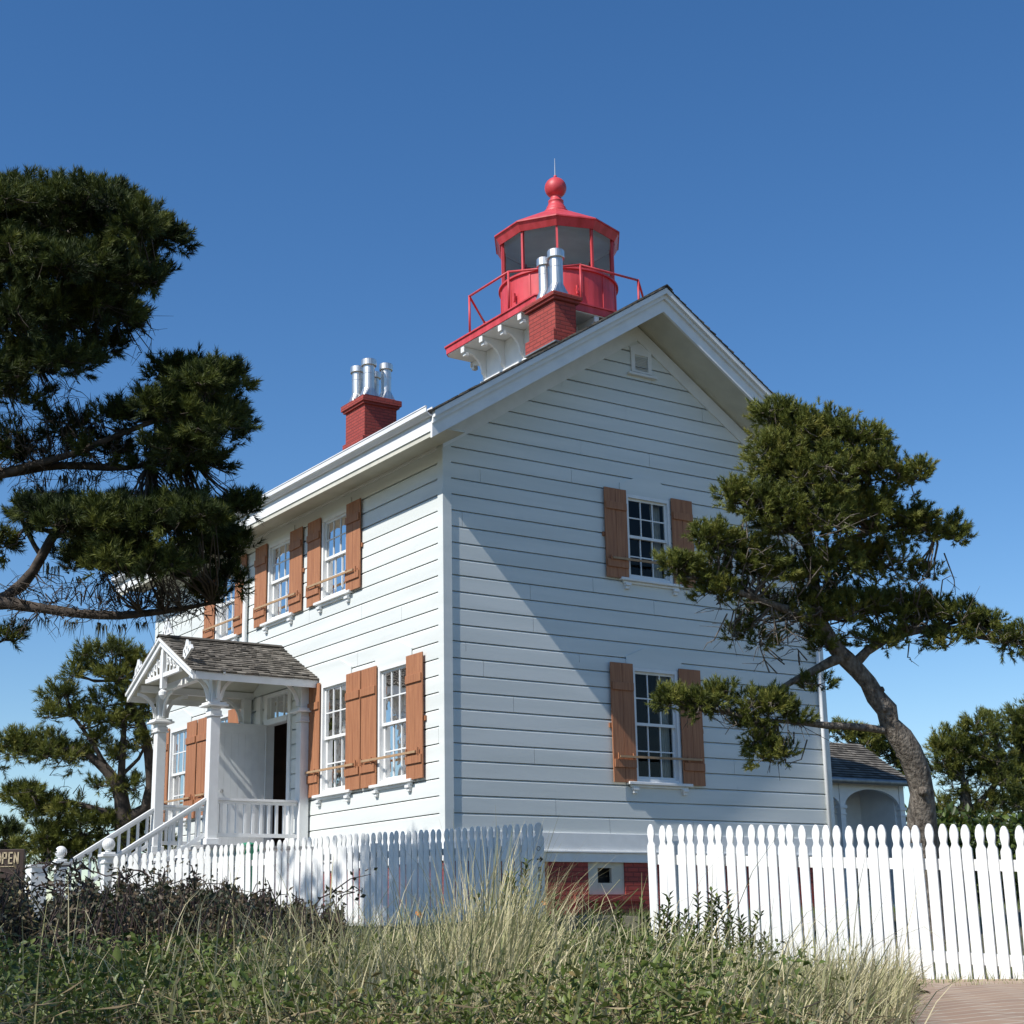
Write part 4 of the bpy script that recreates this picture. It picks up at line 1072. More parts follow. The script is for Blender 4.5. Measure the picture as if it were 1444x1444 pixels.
def pine(name, label, cat, limbs, clusters, base_z, tuft=(34, 0.10, 0.065, 0.006), dens=1.0, mats=('bark', 'needle'), group=None, seed=1, moss=None, twigr=0.010, sub_r=0.36, lean=None, flat=0.75, bare=(), deep=False):
    """limbs: list of [(px,py,d,radius)...]; clusters: (px,py,rx,ry,d,n)"""
    r = random.Random(seed)
    root_xy = at(limbs[0][0][0], limbs[0][0][1], limbs[0][0][2])
    root = empty(name, (root_xy.x, root_xy.y, base_z)); tag(root, label, cat, group)
    wood = MB(); nodes = []
    for li, L in enumerate(limbs):
        pts = [at(p[0], p[1], p[2]) for p in L]; rad = [p[3] for p in L]
        if li == 0:
            pts = [Vector((pts[0].x, pts[0].y, base_z-0.3))]+pts; rad = [rad[0]*1.35]+rad
        P2 = []; R2 = []
        for i in range(len(pts)-1):
            seg = (pts[i+1]-pts[i]).length; k = max(2, int(seg/0.18))
            p0 = pts[max(i-1, 0)]; p3 = pts[min(i+2, len(pts)-1)]
            for j in range(k):
                t = j/k; a, b = pts[i], pts[i+1]
                q = 0.5*((2*a)+(-p0+b)*t+(2*p0-5*a+4*b-p3)*t*t+(-p0+3*a-3*b+p3)*t**3)
                rr = rad[i]+(rad[i+1]-rad[i])*t
                q = q+Vector((r.gauss(0, 1), r.gauss(0, 1), r.gauss(0, 1)))*rr*0.10
                P2.append(q); R2.append(rr*r.uniform(0.9, 1.14))
        P2.append(pts[-1]); R2.append(rad[-1])
        wood.tube(P2, R2, 12 if rad[0] > 0.08 else 7)
        nodes += P2[2:]
    L0 = [at(p[0], p[1], p[2]) for p in limbs[0]]
    for k in range(9 if seed == 3 else 0):               # knots and broken stubs on the trunk
        i = r.randrange(0, max(1, min(6, len(L0)-1))); p_ = L0[i].lerp(L0[i+1], r.random()); rd = limbs[0][i][3]; a = r.uniform(0, 2*PI)
        dr = (Vector(R_)*math.cos(a)-Vector(F_)*abs(math.sin(a))+Vector((0, 0, r.uniform(-.2, .5)))).normalized()
        wood.tube([p_+dr*rd*0.5, p_+dr*rd*0.98, p_+dr*rd*r.uniform(1.08, 1.3)], [rd*0.5, rd*0.38, rd*0.24], 9)
    N = np.array([tuple(p) for p in nodes])
    if deep: clusters = clusters+[(a, b, c_*0.95, d_*0.85, e+dz, int(f*0.5)) for (a, b, c_, d_, e, f) in clusters if f >= 90 for dz in (-1.1, 1.2)]
    Cs, Ds, Ts = [], [], []
    px_m = lambda d: F_PX/d; subs2 = []
    for (px, py, rx, ry, d, n) in clusters:
        c = at(px, py, d); ax = rx*0.97/px_m(d); az = ry*(0.84 if deep else 0.98)/px_m(d); ay = (1.05 if deep else 0.75)*max(ax*0.9, az)
        Rv = Vector(R_); Uv = Vector(U_); Fv = Vector(F_)
        nn = np.array(nodes and N); dist = np.linalg.norm(nn-np.array(c), axis=1); src = Vector(N[int(np.argmin(dist))])
        nsub = max(4, int(n*dens/16))
        subs = []
        for k in range(nsub):
            v = Vector((r.gauss(0, 1), r.gauss(0, 1), r.gauss(0, 1))).normalized()
            if v.z < -0.35 and r.random() < flat: v.z = -v.z*0.8
            q = r.random()**0.45*0.88
            sc = c+Rv*v.x*ax*q+Fv*v.y*ay*q+Uv*v.z*az*q
            subs.append(sc)
        # boughs to the lumps
        for sc in subs:
            mid = src.lerp(sc, 0.55)+Vector((r.gauss(0, .05), r.gauss(0, .05), -0.10*r.random()*(sc-src).length-0.03))
            q1 = src.lerp(sc, 0.25)+Vector((r.gauss(0, .03), r.gauss(0, .03), -0.03))
            wood.tube([src, q1, mid, sc], [twigr*1.5, twigr*1.25, twigr, twigr*0.5], 5, cap=False)
        per = int(n*dens*0.86/nsub)+1
        for _ in range(int(nsub*1.0)):
            v = Vector((r.gauss(0, 1), r.gauss(0, 1), r.gauss(0.25, 1))).normalized(); q = r.uniform(0.85, 1.12)
            subs2.append(c+Rv*v.x*ax*q+Fv*v.y*ay*q+Uv*v.z*az*q)
        for sc in subs2:
            near = min(subs, key=lambda t: (t-sc).length); wood.tube([near, near.lerp(sc, .5)+Vector((0, 0, -.02)), sc], [twigr*.7, twigr*.5, twigr*.3], 4, cap=False)
            m = 6; lc = np.array(sc)+RNG.normal(0, 0.035, (m, 3)); o_ = np.tile(np.array((sc-near).normalized()), (m, 1))*0.8+np.array([0, 0, .6])+RNG.normal(0, .3, (m, 3)); o_ /= np.linalg.norm(o_, axis=1, keepdims=True)
            Cs.append(lc); Ds.append(o_); Ts.append(np.full(m, r.gauss(0.5, 0.15)))
        subs2.clear()
        sr = sub_r*min(1.0, max(0.5, (ax+az)/1.2))
        for sc in subs:
            m = per
            v = rand_unit(m); q = RNG.random(m)**0.4
            loc_ = np.array(sc)+v*q[:, None]*np.array([1, 1, 0.8])*sr*0.66
            out = v*0.75+np.array([0, 0, 0.75])+0.35*(np.array(sc)-np.array(c))/max(ax, 0.2)+RNG.normal(0, 0.25, (m, 3))
            out /= np.linalg.norm(out, axis=1, keepdims=True)
            Cs.append(loc_); Ds.append(out); Ts.append(np.full(m, r.gauss(0.44, 0.17))+RNG.normal(0, 0.12, m))
            for i in range(0, m, 3):
                p_ = Vector(loc_[i]); wood.tube([sc, sc.lerp(p_, 0.5)+Vector((0, 0, -0.02)), p_], [twigr*0.6, twigr*0.5, twigr*0.35], 3, cap=False)
    # bare dead twigs
    for (px, py, rx, ry, d, n) in bare:
        c = at(px, py, d)
        for k in range(int(n*(1.7 if deep else 0.6))):
            v = Vector(R_)*r.uniform(-1, 1)*rx/px_m(d)+Vector(U_)*r.uniform(-1, 1)*ry/px_m(d)+Vector(F_)*r.uniform(-0.5, 0.5)*rx/px_m(d)
            p0 = c+v; dr_ = Vector((r.gauss(0, 1), r.gauss(0, 1), r.gauss(-0.1, 0.7))).normalized()*r.uniform(0.12, 0.30)
            near = Vector(N[int(np.argmin(np.linalg.norm(N-np.array(p0), axis=1)))])
            st_ = near.lerp(p0, 0.45 if (near-p0).length < 1.0 else 0.8)
            wood.tube([st_, p0, p0+dr_*0.6+Vector((0, 0, 0.03)), p0+dr_], [twigr*0.8, twigr*0.6, twigr*0.45, twigr*0.25], 4, cap=False)
            dr2 = (dr_+Vector((r.gauss(0, 1), r.gauss(0, 1), r.gauss(0, 1)))*0.2)*0.6
            wood.tube([p0+dr_*0.3, p0+dr_*0.3+dr2], [twigr*0.45, twigr*0.2], 3, cap=False)
    wood.build('trunk', MAT[mats[0]], root, smooth=True, fixn=False)
    C_ = np.concatenate(Cs); D_ = np.concatenate(Ds); T_ = np.concatenate(Ts)
    V, F, T = tufts(C_, D_, T_, *tuft)
    np_mesh('crown', V, F, MAT[mats[1]], T, root)
    if moss:
        mV = []; mF = []
        for (px, py, d, ln) in moss:
            mV, mF = [], []
            for k in range(26):
                p0 = at(px+r.uniform(-9, 9), py+r.uniform(-3, 3), d+r.uniform(-0.05, 0.05)); L = ln*r.uniform(0.3, 1.0)
                e = p0+Vector((r.gauss(0, 0.02), r.gauss(0, 0.02), -L)); s_ = Vector((r.gauss(0, 1), r.gauss(0, 1), 0)).normalized()*0.007
                b = len(mV); mV += [tuple(p0-s_), tuple(p0+s_), tuple(e)]; mF.append((b, b+1, b+2))
            np_mesh('hanging_lichen', np.array(mV), np.array(mF), MAT['moss'], np.full(len(mV), 0.5), root)
    return root

# the pine in front of the gable, leaning over the right fence
D = 16.0
pine('shore_pine', 'wind-bent pine with a leaning bare trunk in front of the gable end', 'tree',
 [[(1306, 1215, D, 0.143), (1300, 1120, D, 0.128), (1282, 1060, D, 0.124), (1258, 1020, D, 0.108), (1236, 985, D, 0.096), (1212, 945, D, 0.093), (1180, 915, D, 0.081), (1155, 870, D, 0.069), (1145, 800, D+.2, 0.054), (1135, 720, D+.1, 0.039), (1120, 640, D, 0.023)],
  [(1262, 1032, D, .05), (1220, 1026, D-.1, .038), (1170, 1023, D-.2, .035), (1120, 1018, D-.3, .026), (1070, 1015, D-.4, .018), (1000, 1000, D-.4, .012)],
  [(1190, 925, D, .06), (1150, 945, D-.1, .04), (1110, 965, D-.2, .03), (1080, 985, D-.3, .022), (1050, 1000, D-.3, .014)],
  [(1205, 935, D, .06), (1250, 900, D+.2, .045), (1320, 885, D+.2, .035), (1390, 900, D+.1, .022), (1440, 905, D, .012)],
  [(1165, 885, D, .06), (1110, 860, D-.3, .045), (1040, 835, D-.5, .03), (980, 815, D-.6, .018)],
  [(1148, 800, D, .05), (1200, 760, D+.2, .035), (1270, 740, D+.2, .025), (1320, 750, D+.2, .014)],
  [(1145, 780, D, .05), (1100, 730, D-.2, .03), (1050, 710, D-.3, .018)],
  [(1138, 720, D, .04), (1190, 680, D+.1, .028), (1240, 650, D+.1, .02), (1285, 670, D+.1, .012)]],
 [(1100, 598, 38, 28, D, 90), (1150, 612, 62, 30, D, 160), (1205, 628, 48, 26, D, 110), (1095, 645, 40, 38, D-.2, 120), (1160, 668, 78, 42, D-.2, 230), (1235, 668, 50, 34, D, 120),
  (1288, 675, 22, 24, D+.1, 45), (1075, 715, 50, 30, D-.4, 140), (1036, 696, 20, 14, D-.4, 34), (1130, 735, 80, 42, D-.3, 200), (1215, 730, 70, 40, D+.1, 200), (1285, 740, 48, 26, D+.2, 100),
  (1335, 752, 28, 22, D+.2, 50), (1015, 765, 44, 26, D-.5, 100), (962, 800, 30, 20, D-.6, 60), (1005, 830, 38, 20, D-.5, 74), (1065, 800, 55, 32, D-.4, 120), (1150, 800, 70, 36, D-.2, 110), (1225, 800, 65, 34, D+.2, 150),
  (1300, 815, 30, 14, D+.2, 22), (1110, 865, 70, 28, D-.1, 80), (1190, 865, 80, 36, D+.1, 150), (1270, 865, 60, 30, D+.2, 130), (1340, 868, 48, 18, D+.2, 70), (1388, 885, 44, 18, D+.1, 74), (1432, 908, 34, 18, D, 60),
  (1060, 900, 40, 15, D-.2, 24), (1250, 905, 60, 14, D+.1, 50), (1320, 905, 40, 12, D+.1, 24), (1160, 905, 60, 14, D, 40),
  (975, 995, 42, 16, D-.5, 60), (1030, 985, 36, 15, D-.4, 45), (1085, 1000, 44, 20, D-.4, 80), (1060, 1020, 22, 10, D-.4, 20), (942, 985, 20, 8, D-.5, 16), (1092, 1068, 30, 20, D-.4, 48), (1120, 1010, 22, 10, D-.3, 18), (1070, 1045, 14, 12, D-.4, 14), (1150, 970, 26, 8, D-.2, 10)],
 float(terrain(*ground_xy(4.2, 15.8))), tuft=(46, 0.085, 0.056, 0.0085), dens=2.15, seed=3, mats=('bark', 'needle'), sub_r=0.36,
 bare=[(1110, 770, 70, 60, D-.5, 60), (1060, 870, 60, 40, D-.4, 60), (1180, 880, 120, 50, D, 70), (1020, 1000, 70, 20, D-.4, 35), (1110, 1045, 25, 35, D-.4, 26), (1280, 830, 70, 40, D, 30), (1350, 890, 70, 15, D, 24)])

# the big dark pine that reaches in from the left
D = 17.0
pine('shore_pine', 'large dark pine reaching in from the left edge with three spreading boughs', 'tree',
 [[(-330, 1300, D, .26), (-320, 1100, D, .24), (-290, 900, D, .22), (-250, 700, D, .19), (-200, 520, D, .15), (-120, 400, D, .11), (-20, 330, D, .07)],
  [(-290, 900, D, .12), (-150, 880, D, .09), (-20, 850, D-.1, .075), (60, 858, D-.2, .055), (140, 868, D-.2, .045), (230, 862, D-.2, .032), (300, 850, D-.2, .018)],
  [(-10, 848, D-.1, .06), (30, 825, D-.1, .065), (62, 780, D-.1, .055), (85, 740, D-.1, .045), (130, 720, D, .03)],
  [(62, 790, D, .03), (35, 745, D, .024), (22, 700, D, .014)],
  [(-250, 700, D, .10), (-120, 690, D, .08), (0, 668, D, .06), (90, 655, D, .045), (180, 660, D, .032), (260, 640, D, .02)],
  [(0, 668, D, .05), (100, 640, D-.2, .04), (200, 600, D-.2, .03), (290, 570, D-.2, .02)],
  [(-200, 560, D, .08), (-60, 530, D, .06), (40, 490, D, .045), (130, 440, D, .03), (200, 390, D, .02)],
  [(-120, 420, D, .06), (0, 380, D, .045), (100, 330, D, .03), (180, 310, D, .018)],
  [(-160, 930, D, .03), (-60, 925, D, .022), (0, 905, D, .014), (22, 895, D, .006)]],
 [(-40, 300, 90, 50, D, 240), (50, 300, 80, 50, D, 260), (130, 300, 70, 44, D, 230), (190, 322, 52, 36, D, 150), (228, 340, 34, 28, D, 80), (0, 370, 90, 55, D-.2, 260), (90, 380, 90, 50, D-.2, 260), (175, 390, 60, 38, D, 140), (120, 440, 75, 38, D, 150), (175, 440, 34, 24, D, 50),
  (30, 450, 80, 45, D-.1, 190), (70, 510, 70, 30, D, 110), (140, 490, 34, 18, D, 36), (-10, 530, 60, 45, D, 110), (-100, 400, 90, 90, D, 200), (-170, 260, 90, 70, D+1.2, 240), (-200, 450, 90, 60, D+1.2, 200), (30, 560, 40, 16, D, 26),
  (240, 530, 40, 24, D-.2, 80), (290, 545, 44, 36, D-.2, 120), (325, 555, 26, 40, D-.2, 80), (300, 600, 52, 38, D-.2, 160), (230, 585, 60, 34, D-.2, 100), (160, 590, 50, 26, D-.1, 40), (250, 640, 60, 28, D-.1, 100), (310, 652, 30, 12, D-.1, 26),
  (150, 640, 70, 24, D, 60), (50, 610, 50, 34, D, 30), (10, 640, 50, 30, D, 60), (90, 600, 30, 20, D, 16),
  (60, 725, 44, 26, D, 90), (120, 745, 60, 44, D-.1, 190), (180, 735, 60, 40, D-.1, 180), (240, 740, 60, 44, D-.2, 190), (300, 735, 46, 36, D-.2, 130), (342, 715, 20, 18, D-.2, 40), (150, 790, 70, 26, D-.1, 120), (220, 800, 60, 24, D-.2, 100), (285, 780, 44, 24, D-.2, 80), (335, 770, 14, 12, D-.2, 16),
  (320, 818, 22, 12, D-.2, 26), (290, 838, 24, 9, D-.2, 14), (5, 770, 16, 20, D, 26), (12, 898, 12, 4, D, 6), (-40, 780, 40, 40, D, 40)],
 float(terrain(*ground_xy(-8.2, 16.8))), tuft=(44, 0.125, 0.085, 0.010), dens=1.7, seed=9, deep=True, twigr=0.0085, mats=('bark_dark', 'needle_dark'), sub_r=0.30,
 moss=[(60, 872, D, .16), (100, 876, D, .20), (142, 880, D, .26), (170, 882, D, .16), (200, 878, D, .14), (92, 672, D, .20), (112, 675, D, .16), (135, 672, D, .12), (60, 795, D, .2), (75, 800, D, .25), (190, 830, D, .25), (225, 832, D, .2), (155, 825, D, .2), (110, 815, D, .15), (35, 873, D, .1)],
 bare=[(60, 620, 80, 45, D, 90), (150, 640, 110, 35, D, 80), (250, 665, 70, 22, D, 40), (150, 845, 130, 30, D-.1, 130), (260, 850, 60, 20, D-.2, 40), (60, 540, 60, 30, D, 30), (90, 690, 60, 12, D, 18), (170, 470, 50, 30, D, 24)])

# pine behind the porch steps
D = 28.0
pine('shore_pine', 'multi-stemmed pine with open layered crown beyond the porch steps', 'tree',
 [[(178, 1215, D, 0.186), (175, 1150, D, 0.161), (168, 1110, D, 0.124), (150, 1085, D, 0.093), (125, 1065, D, 0.074), (100, 1055, D, 0.050)],
  [(175, 1160, D, 0.124), (205, 1140, D, 0.105), (212, 1090, D, 0.093), (205, 1040, D, 0.074), (192, 1005, D, 0.050), (165, 960, D, 0.031)],
  [(172, 1110, D, 0.081), (172, 1070, D, 0.068), (175, 1030, D, 0.050), (180, 990, D, 0.031)],
  [(165, 1150, D, 0.074), (130, 1140, D, 0.062), (95, 1130, D, 0.043), (60, 1135, D, 0.025)],
  [(150, 1080, D, 0.050), (125, 1040, D, 0.037), (100, 1005, D, 0.025)],
  [(165, 1180, D, 0.050), (120, 1180, D, 0.037), (70, 1195, D, 0.025)],
  [(175, 1090, D, 0.037), (195, 1070, D, 0.031), (205, 1050, D, 0.025)]],
 [(150, 928, 38, 18, D, 90), (112, 950, 18, 16, D, 36), (165, 958, 38, 18, D, 90), (190, 935, 20, 16, D, 36), (85, 985, 26, 16, D, 54), (80, 1010, 18, 12, D, 30), (165, 990, 38, 18, D, 80), (130, 1012, 40, 16, D, 74), (190, 1020, 26, 16, D, 54), (205, 1000, 18, 22, D, 40), (200, 1050, 14, 10, D, 18),
  (20, 1060, 32, 24, D, 90), (65, 1060, 40, 22, D, 110), (100, 1070, 28, 16, D, 60), (160, 1065, 14, 12, D, 20), (25, 1045, 16, 10, D, 20), (130, 1045, 18, 10, D, 22), (45, 1135, 42, 22, D, 120), (90, 1145, 34, 18, D, 80), (30, 1120, 18, 12, D, 26),
  (150, 1110, 22, 12, D, 34), (190, 1110, 20, 10, D, 16), (120, 1165, 44, 16, D, 90), (70, 1180, 44, 18, D, 90), (160, 1170, 30, 18, D, 60), (55, 1205, 40, 16, D, 70), (110, 1205, 46, 20, D, 100), (160, 1205, 40, 20, D, 80), (200, 1180, 24, 20, D, 40), (230, 1200, 24, 20, D, 40)],
 -1.4, tuft=(30, 0.16, 0.11, 0.013), dens=1.5, seed=21, mats=('bark_dark', 'needle'), twigr=0.014, sub_r=0.42, bare=[(150, 1040, 50, 40, D, 40), (110, 1100, 60, 30, D, 30)])
D = 40.0
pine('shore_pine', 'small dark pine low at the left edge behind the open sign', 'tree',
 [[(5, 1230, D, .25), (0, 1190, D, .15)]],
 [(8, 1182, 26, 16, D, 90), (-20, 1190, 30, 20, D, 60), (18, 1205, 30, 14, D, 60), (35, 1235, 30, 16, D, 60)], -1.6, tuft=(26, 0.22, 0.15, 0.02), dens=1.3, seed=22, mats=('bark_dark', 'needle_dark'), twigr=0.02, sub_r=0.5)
# trees beyond the right fence
D = 42.0
pine('rounded_pine', 'dense rounded pine with a pale trunk beyond the right fence', 'tree',
 [[(1368, 1190, D, .24), (1364, 1140, D, .17), (1360, 1100, D, .10)], [(1364, 1150, D, .1), (1400, 1110, D, .07), (1420, 1070, D, .04)]],
 [(1345, 1052, 30, 22, D, 90), (1385, 1030, 34, 20, D, 110), (1330, 1078, 24, 16, D, 54), (1380, 1065, 44, 26, D, 150), (1350, 1095, 38, 20, D, 90), (1400, 1100, 44, 26, D, 130), (1330, 1060, 16, 12, D, 26), (1335, 1140, 24, 20, D, 70), (1345, 1170, 30, 24, D, 80), (1400, 1145, 40, 24, D, 100), (1395, 1180, 44, 20, D, 90)],
 -1.6, tuft=(26, 0.20, 0.14, 0.018), dens=1.7, seed=31, mats=('bark', 'needle'), twigr=0.02, sub_r=0.5, group=None, bare=[(1370, 1140, 40, 30, D, 30)])
D = 44.0
pine('rounded_pine', 'taller dense pine cut off by the right edge, beyond the fence', 'tree',
 [[(1450, 1200, D, .3), (1452, 1140, D, .2), (1450, 1080, D, .1)]],
 [(1432, 1022, 34, 22, D, 110), (1462, 1010, 36, 22, D, 110), (1440, 1055, 44, 26, D, 160), (1480, 1050, 40, 30, D, 120), (1440, 1095, 42, 24, D, 130), (1470, 1110, 40, 34, D, 110), (1440, 1140, 40, 24, D, 110), (1450, 1180, 46, 26, D, 120)],
 -1.6, tuft=(26, 0.21, 0.15, 0.019), dens=1.7, seed=32, mats=('bark', 'needle'), twigr=0.02, sub_r=0.5)
D = 46.0
pine('rounded_pine', 'pine crown showing over the rear porch roof', 'tree',
 [[(1225, 1120, D, .25), (1220, 1060, D, .12)]],
 [(1190, 1036, 26, 12, D, 60), (1215, 1045, 24, 12, D, 50), (1243, 1042, 20, 11, D, 46), (1262, 1056, 16, 10, D, 26), (1225, 1065, 40, 14, D, 60), (1262, 1075, 18, 14, D, 36), (1278, 1090, 16, 14, D, 30)],
 -1.6, tuft=(26, 0.22, 0.15, 0.02), dens=1.6, seed=33, mats=('bark', 'needle'), twigr=0.02, sub_r=0.45)

# the next pine of the row, beside the photographer; it shades the left of the bank
def near_pine():
    x0, y0 = -16.4, -12.2; g0 = float(terrain(x0, y0)); root = empty('shore_pine', (x0, y0, g0)); tag(root, 'pine just left of the view that shades the bank', 'tree')
    wd = MB(); wd.tube([(x0, y0, g0-0.2), (x0+0.1, y0+0.1, g0+1.4), (x0+0.4, y0-0.1, g0+3.0), (x0+0.7, y0, g0+4.6)], [.2, .16, .11, .05], 10)
    Cs = []; Ds = []; r = random.Random(77)
    for k in range(120):
        c = Vector((x0+r.gauss(0.6, 1.4), y0+r.gauss(0.0, 1.3), g0+r.uniform(2.0, 5.6))); src = Vector((x0+0.3, y0, g0+min(4.4, (c.z-g0)*0.75)))
        wd.tube([src, src.lerp(c, .5)+Vector((0, 0, -.1)), c], [.03, .02, .01], 5, cap=False)
        m = 50; v = rand_unit(m); Cs.append(np.array(c)+v*0.42*RNG.random((m, 1))**0.4); o_ = v+np.array([0, 0, 0.8]); Ds.append(o_/np.linalg.norm(o_, axis=1, keepdims=True))
    wd.build('trunk', MAT['bark_dark'], root, smooth=True, fixn=False)
    C_ = np.concatenate(Cs); V, F, T = tufts(C_, np.concatenate(Ds), RNG.normal(.4, .15, len(C_)), 30, 0.14, 0.10, 0.014); np_mesh('crown', V, F, MAT['needle_dark'], T, root)
near_pine()

# ================================================================== foreground plants
def leaf_mesh(C, N, A, L, Wd, fold=0.25):
    """pointed leaves: C base, A axis (unit), N normal"""
    S_ = np.cross(A, N); S_ /= np.linalg.norm(S_, axis=1, keepdims=True)+1e-9
    Nn = np.cross(S_, A)
    m1 = C+A*(L*0.45)[:, None]
    v0 = C; v1 = m1+S_*(Wd/2)[:, None]+Nn*(Wd*fold)[:, None]; v2 = C+A*L[:, None]-Nn*(L*0.12)[:, None]; v3 = m1-S_*(Wd/2)[:, None]+Nn*(Wd*fold)[:, None]
    V = np.stack([v0, v1, v2, v3], 1).reshape(-1, 3)
    n = len(C); b = np.arange(n)*4
    F = np.concatenate([np.stack([b, b+1, b+2], 1), np.stack([b, b+2, b+3], 1)])
    return V, F
def cover_density(l, d, px): return 1.0
def px_of(l, d): return CX+F_PX*l/(d*1.03)
# low leafy cover over the bank
n = 120000
d = RNG.uniform(3.9, 12.8, n)**1.0; px = RNG.uniform(-150, 1500, n); l = (px-CX)/F_PX*d*1.03
edge = np.interp(d, [5.2, 8, 10, 11.6, 12.6], [1.22, 1.86, 2.46, 2.85, 2.6])-0.1
keep = (l < edge) & ((d < 11.2) | (px < 1000))
d = d[keep]; l = l[keep]; px = px[keep]; n = len(d)
x, y = ground_xy(l, d); x = np.asarray(x); y = np.asarray(y)
lump = 0.5+0.5*np.sin(x*2.3+1.1)*np.sin(y*2.9+x*0.7)+0.3*np.sin(x*6.1+y*4.7)
hmax = np.interp(px, [0, 400, 700, 950, 1150, 1300], [0.34, 0.32, 0.30, 0.30, 0.20, 0.10])*(0.45+0.6*np.clip(lump, 0, 1.2))*np.where((px < 500) & (d > 7.0), 0.45, 1.0)
hh = hmax*RNG.random(n)**0.55
z = terrain(x, y)+hh
Cc = np.stack([x, y, z], 1)
A = rand_unit(n); A[:, 2] = np.abs(A[:, 2])*0.9+0.15; A /= np.linalg.norm(A, axis=1, keepdims=True)
Nn = rand_unit(n); Nn[:, 2] = np.abs(Nn[:, 2])+0.7; Nn /= np.linalg.norm(Nn, axis=1, keepdims=True)
L_l = RNG.gamma(4, 0.0056, n)*np.clip(d/7.5, 0.7, 1.2)+0.010; W_l = L_l*RNG.uniform(0.22, 0.62, n)
V, F = leaf_mesh(Cc, Nn, A, L_l, W_l)
tn = 0.22+0.30*np.clip(lump, 0, 1)+RNG.normal(0, 0.17, n)+0.14*(hh/hmax-0.6)
tn = np.where(RNG.random(n) < 0.09, 0.97, np.clip(tn, 0, 0.86))
o = np_mesh('leafy_ground_cover', V, F, MAT['leaf'], np.repeat(tn, 4))
tag(o, 'low leafy green shrub growth over the bank in front', 'ground cover', kind='stuff')
# broader glossy leaves of the salal that pushes up through it
n = 3600
d = RNG.uniform(4.6, 9.2, n); px = RNG.normal(890, 95, n); k = RNG.random(n) < 0.45; px = np.where(k, RNG.normal(180, 170, n), px); d = np.where(k, RNG.uniform(4.4, 6.6, n), d); l = (px-CX)/F_PX*d*1.03
keep = l < np.interp(d, [5.2, 8, 10], [1.3, 1.8, 2.3]); d = d[keep]; l = l[keep]; px = px[keep]; n = len(d)
x, y = ground_xy(l, d); Cc = np.stack([x, y, terrain(x, y)+0.12+0.24*RNG.random(n)**0.6], 1); A = rand_unit(n); A[:, 2] = np.abs(A[:, 2])*0.6+.2; A /= np.linalg.norm(A, axis=1, keepdims=True)
Nn = rand_unit(n); Nn[:, 2] = np.abs(Nn[:, 2])+.6; Nn /= np.linalg.norm(Nn, axis=1, keepdims=True); L_l = RNG.uniform(.02, .045, n)
V, F = leaf_mesh(Cc, Nn, A, L_l, L_l*RNG.uniform(.45, .65, n)); o = np_mesh('broad_leaved_cover', V, F, MAT['leaf'], np.repeat(np.clip(RNG.normal(.45, .2, n), 0, .86), 4)); tag(o, 'broader glossy leaves pushing up through the bank cover', 'ground cover', kind='stuff')
# dry litter and twigs among it
n = 15000
d = RNG.uniform(4.0, 12.2, n); px = RNG.uniform(-150, 1480, n); l = (px-CX)/F_PX*d*1.03
keep = l < np.interp(d, [5.2, 8, 10, 11.6, 12.6], [1.22, 1.86, 2.46, 2.85, 2.6]); d = d[keep]; l = l[keep]; px = px[keep]; n = len(d)
x, y = ground_xy(l, d); hmx = np.interp(px, [0, 400, 950, 1300], [0.34, 0.30, 0.30, 0.14])
Cc = np.stack([x, y, terrain(x, y)+hmx*RNG.random(n)**0.7], 1); A = rand_unit(n); A[:, 2] = A[:, 2]*0.5; A /= np.linalg.norm(A, axis=1, keepdims=True)
V, F = leaf_mesh(Cc, rand_unit(n), A, RNG.uniform(0.04, 0.12, n), RNG.uniform(0.002, 0.0042, n), 0.0)
o = np_mesh('dry_litter', V, F, MAT['dry'], np.repeat(RNG.random(n), 4)); tag(o, 'tangle of dry twigs and dead stalks among the leaves', 'dry twigs', kind='stuff')

def blades(C, lean_dir, L, wd, bend, tint, segs=5):
    """curved grass blades"""
    n = len(C); up = np.array([0, 0, 1.0])
    side = np.cross(lean_dir, up); side /= np.linalg.norm(side, axis=1, keepdims=True)+1e-9
    yaw = RNG.uniform(-0.9, 0.9, n)
    side = side*np.cos(yaw)[:, None]+lean_dir*np.sin(yaw)[:, None]
    pts = []
    pos = C.copy(); ang = RNG.uniform(0.02, 0.35, n)
    for s in range(segs+1):
        w_ = wd*(1-(s/segs)**1.6)*0.5+0.0003
        pts.append(pos-side*w_[:, None]); pts.append(pos+side*w_[:, None])
        dirv = up*np.cos(ang)[:, None]+lean_dir*np.sin(ang)[:, None]
        pos = pos+dirv*(L/segs)[:, None]; ang = ang+bend/segs*(0.4+1.4*s/segs)
    V = np.stack(pts, 1)                                  # n, 2(segs+1), 3
    m = 2*(segs+1); b = (np.arange(n)*m)[:, None]
    F = np.concatenate([np.concatenate([b+2*s, b+2*s+1, b+2*s+3, b+2*s+2], 1) for s in range(segs)])
    return V.reshape(-1, 3), F, np.repeat(tint, m)
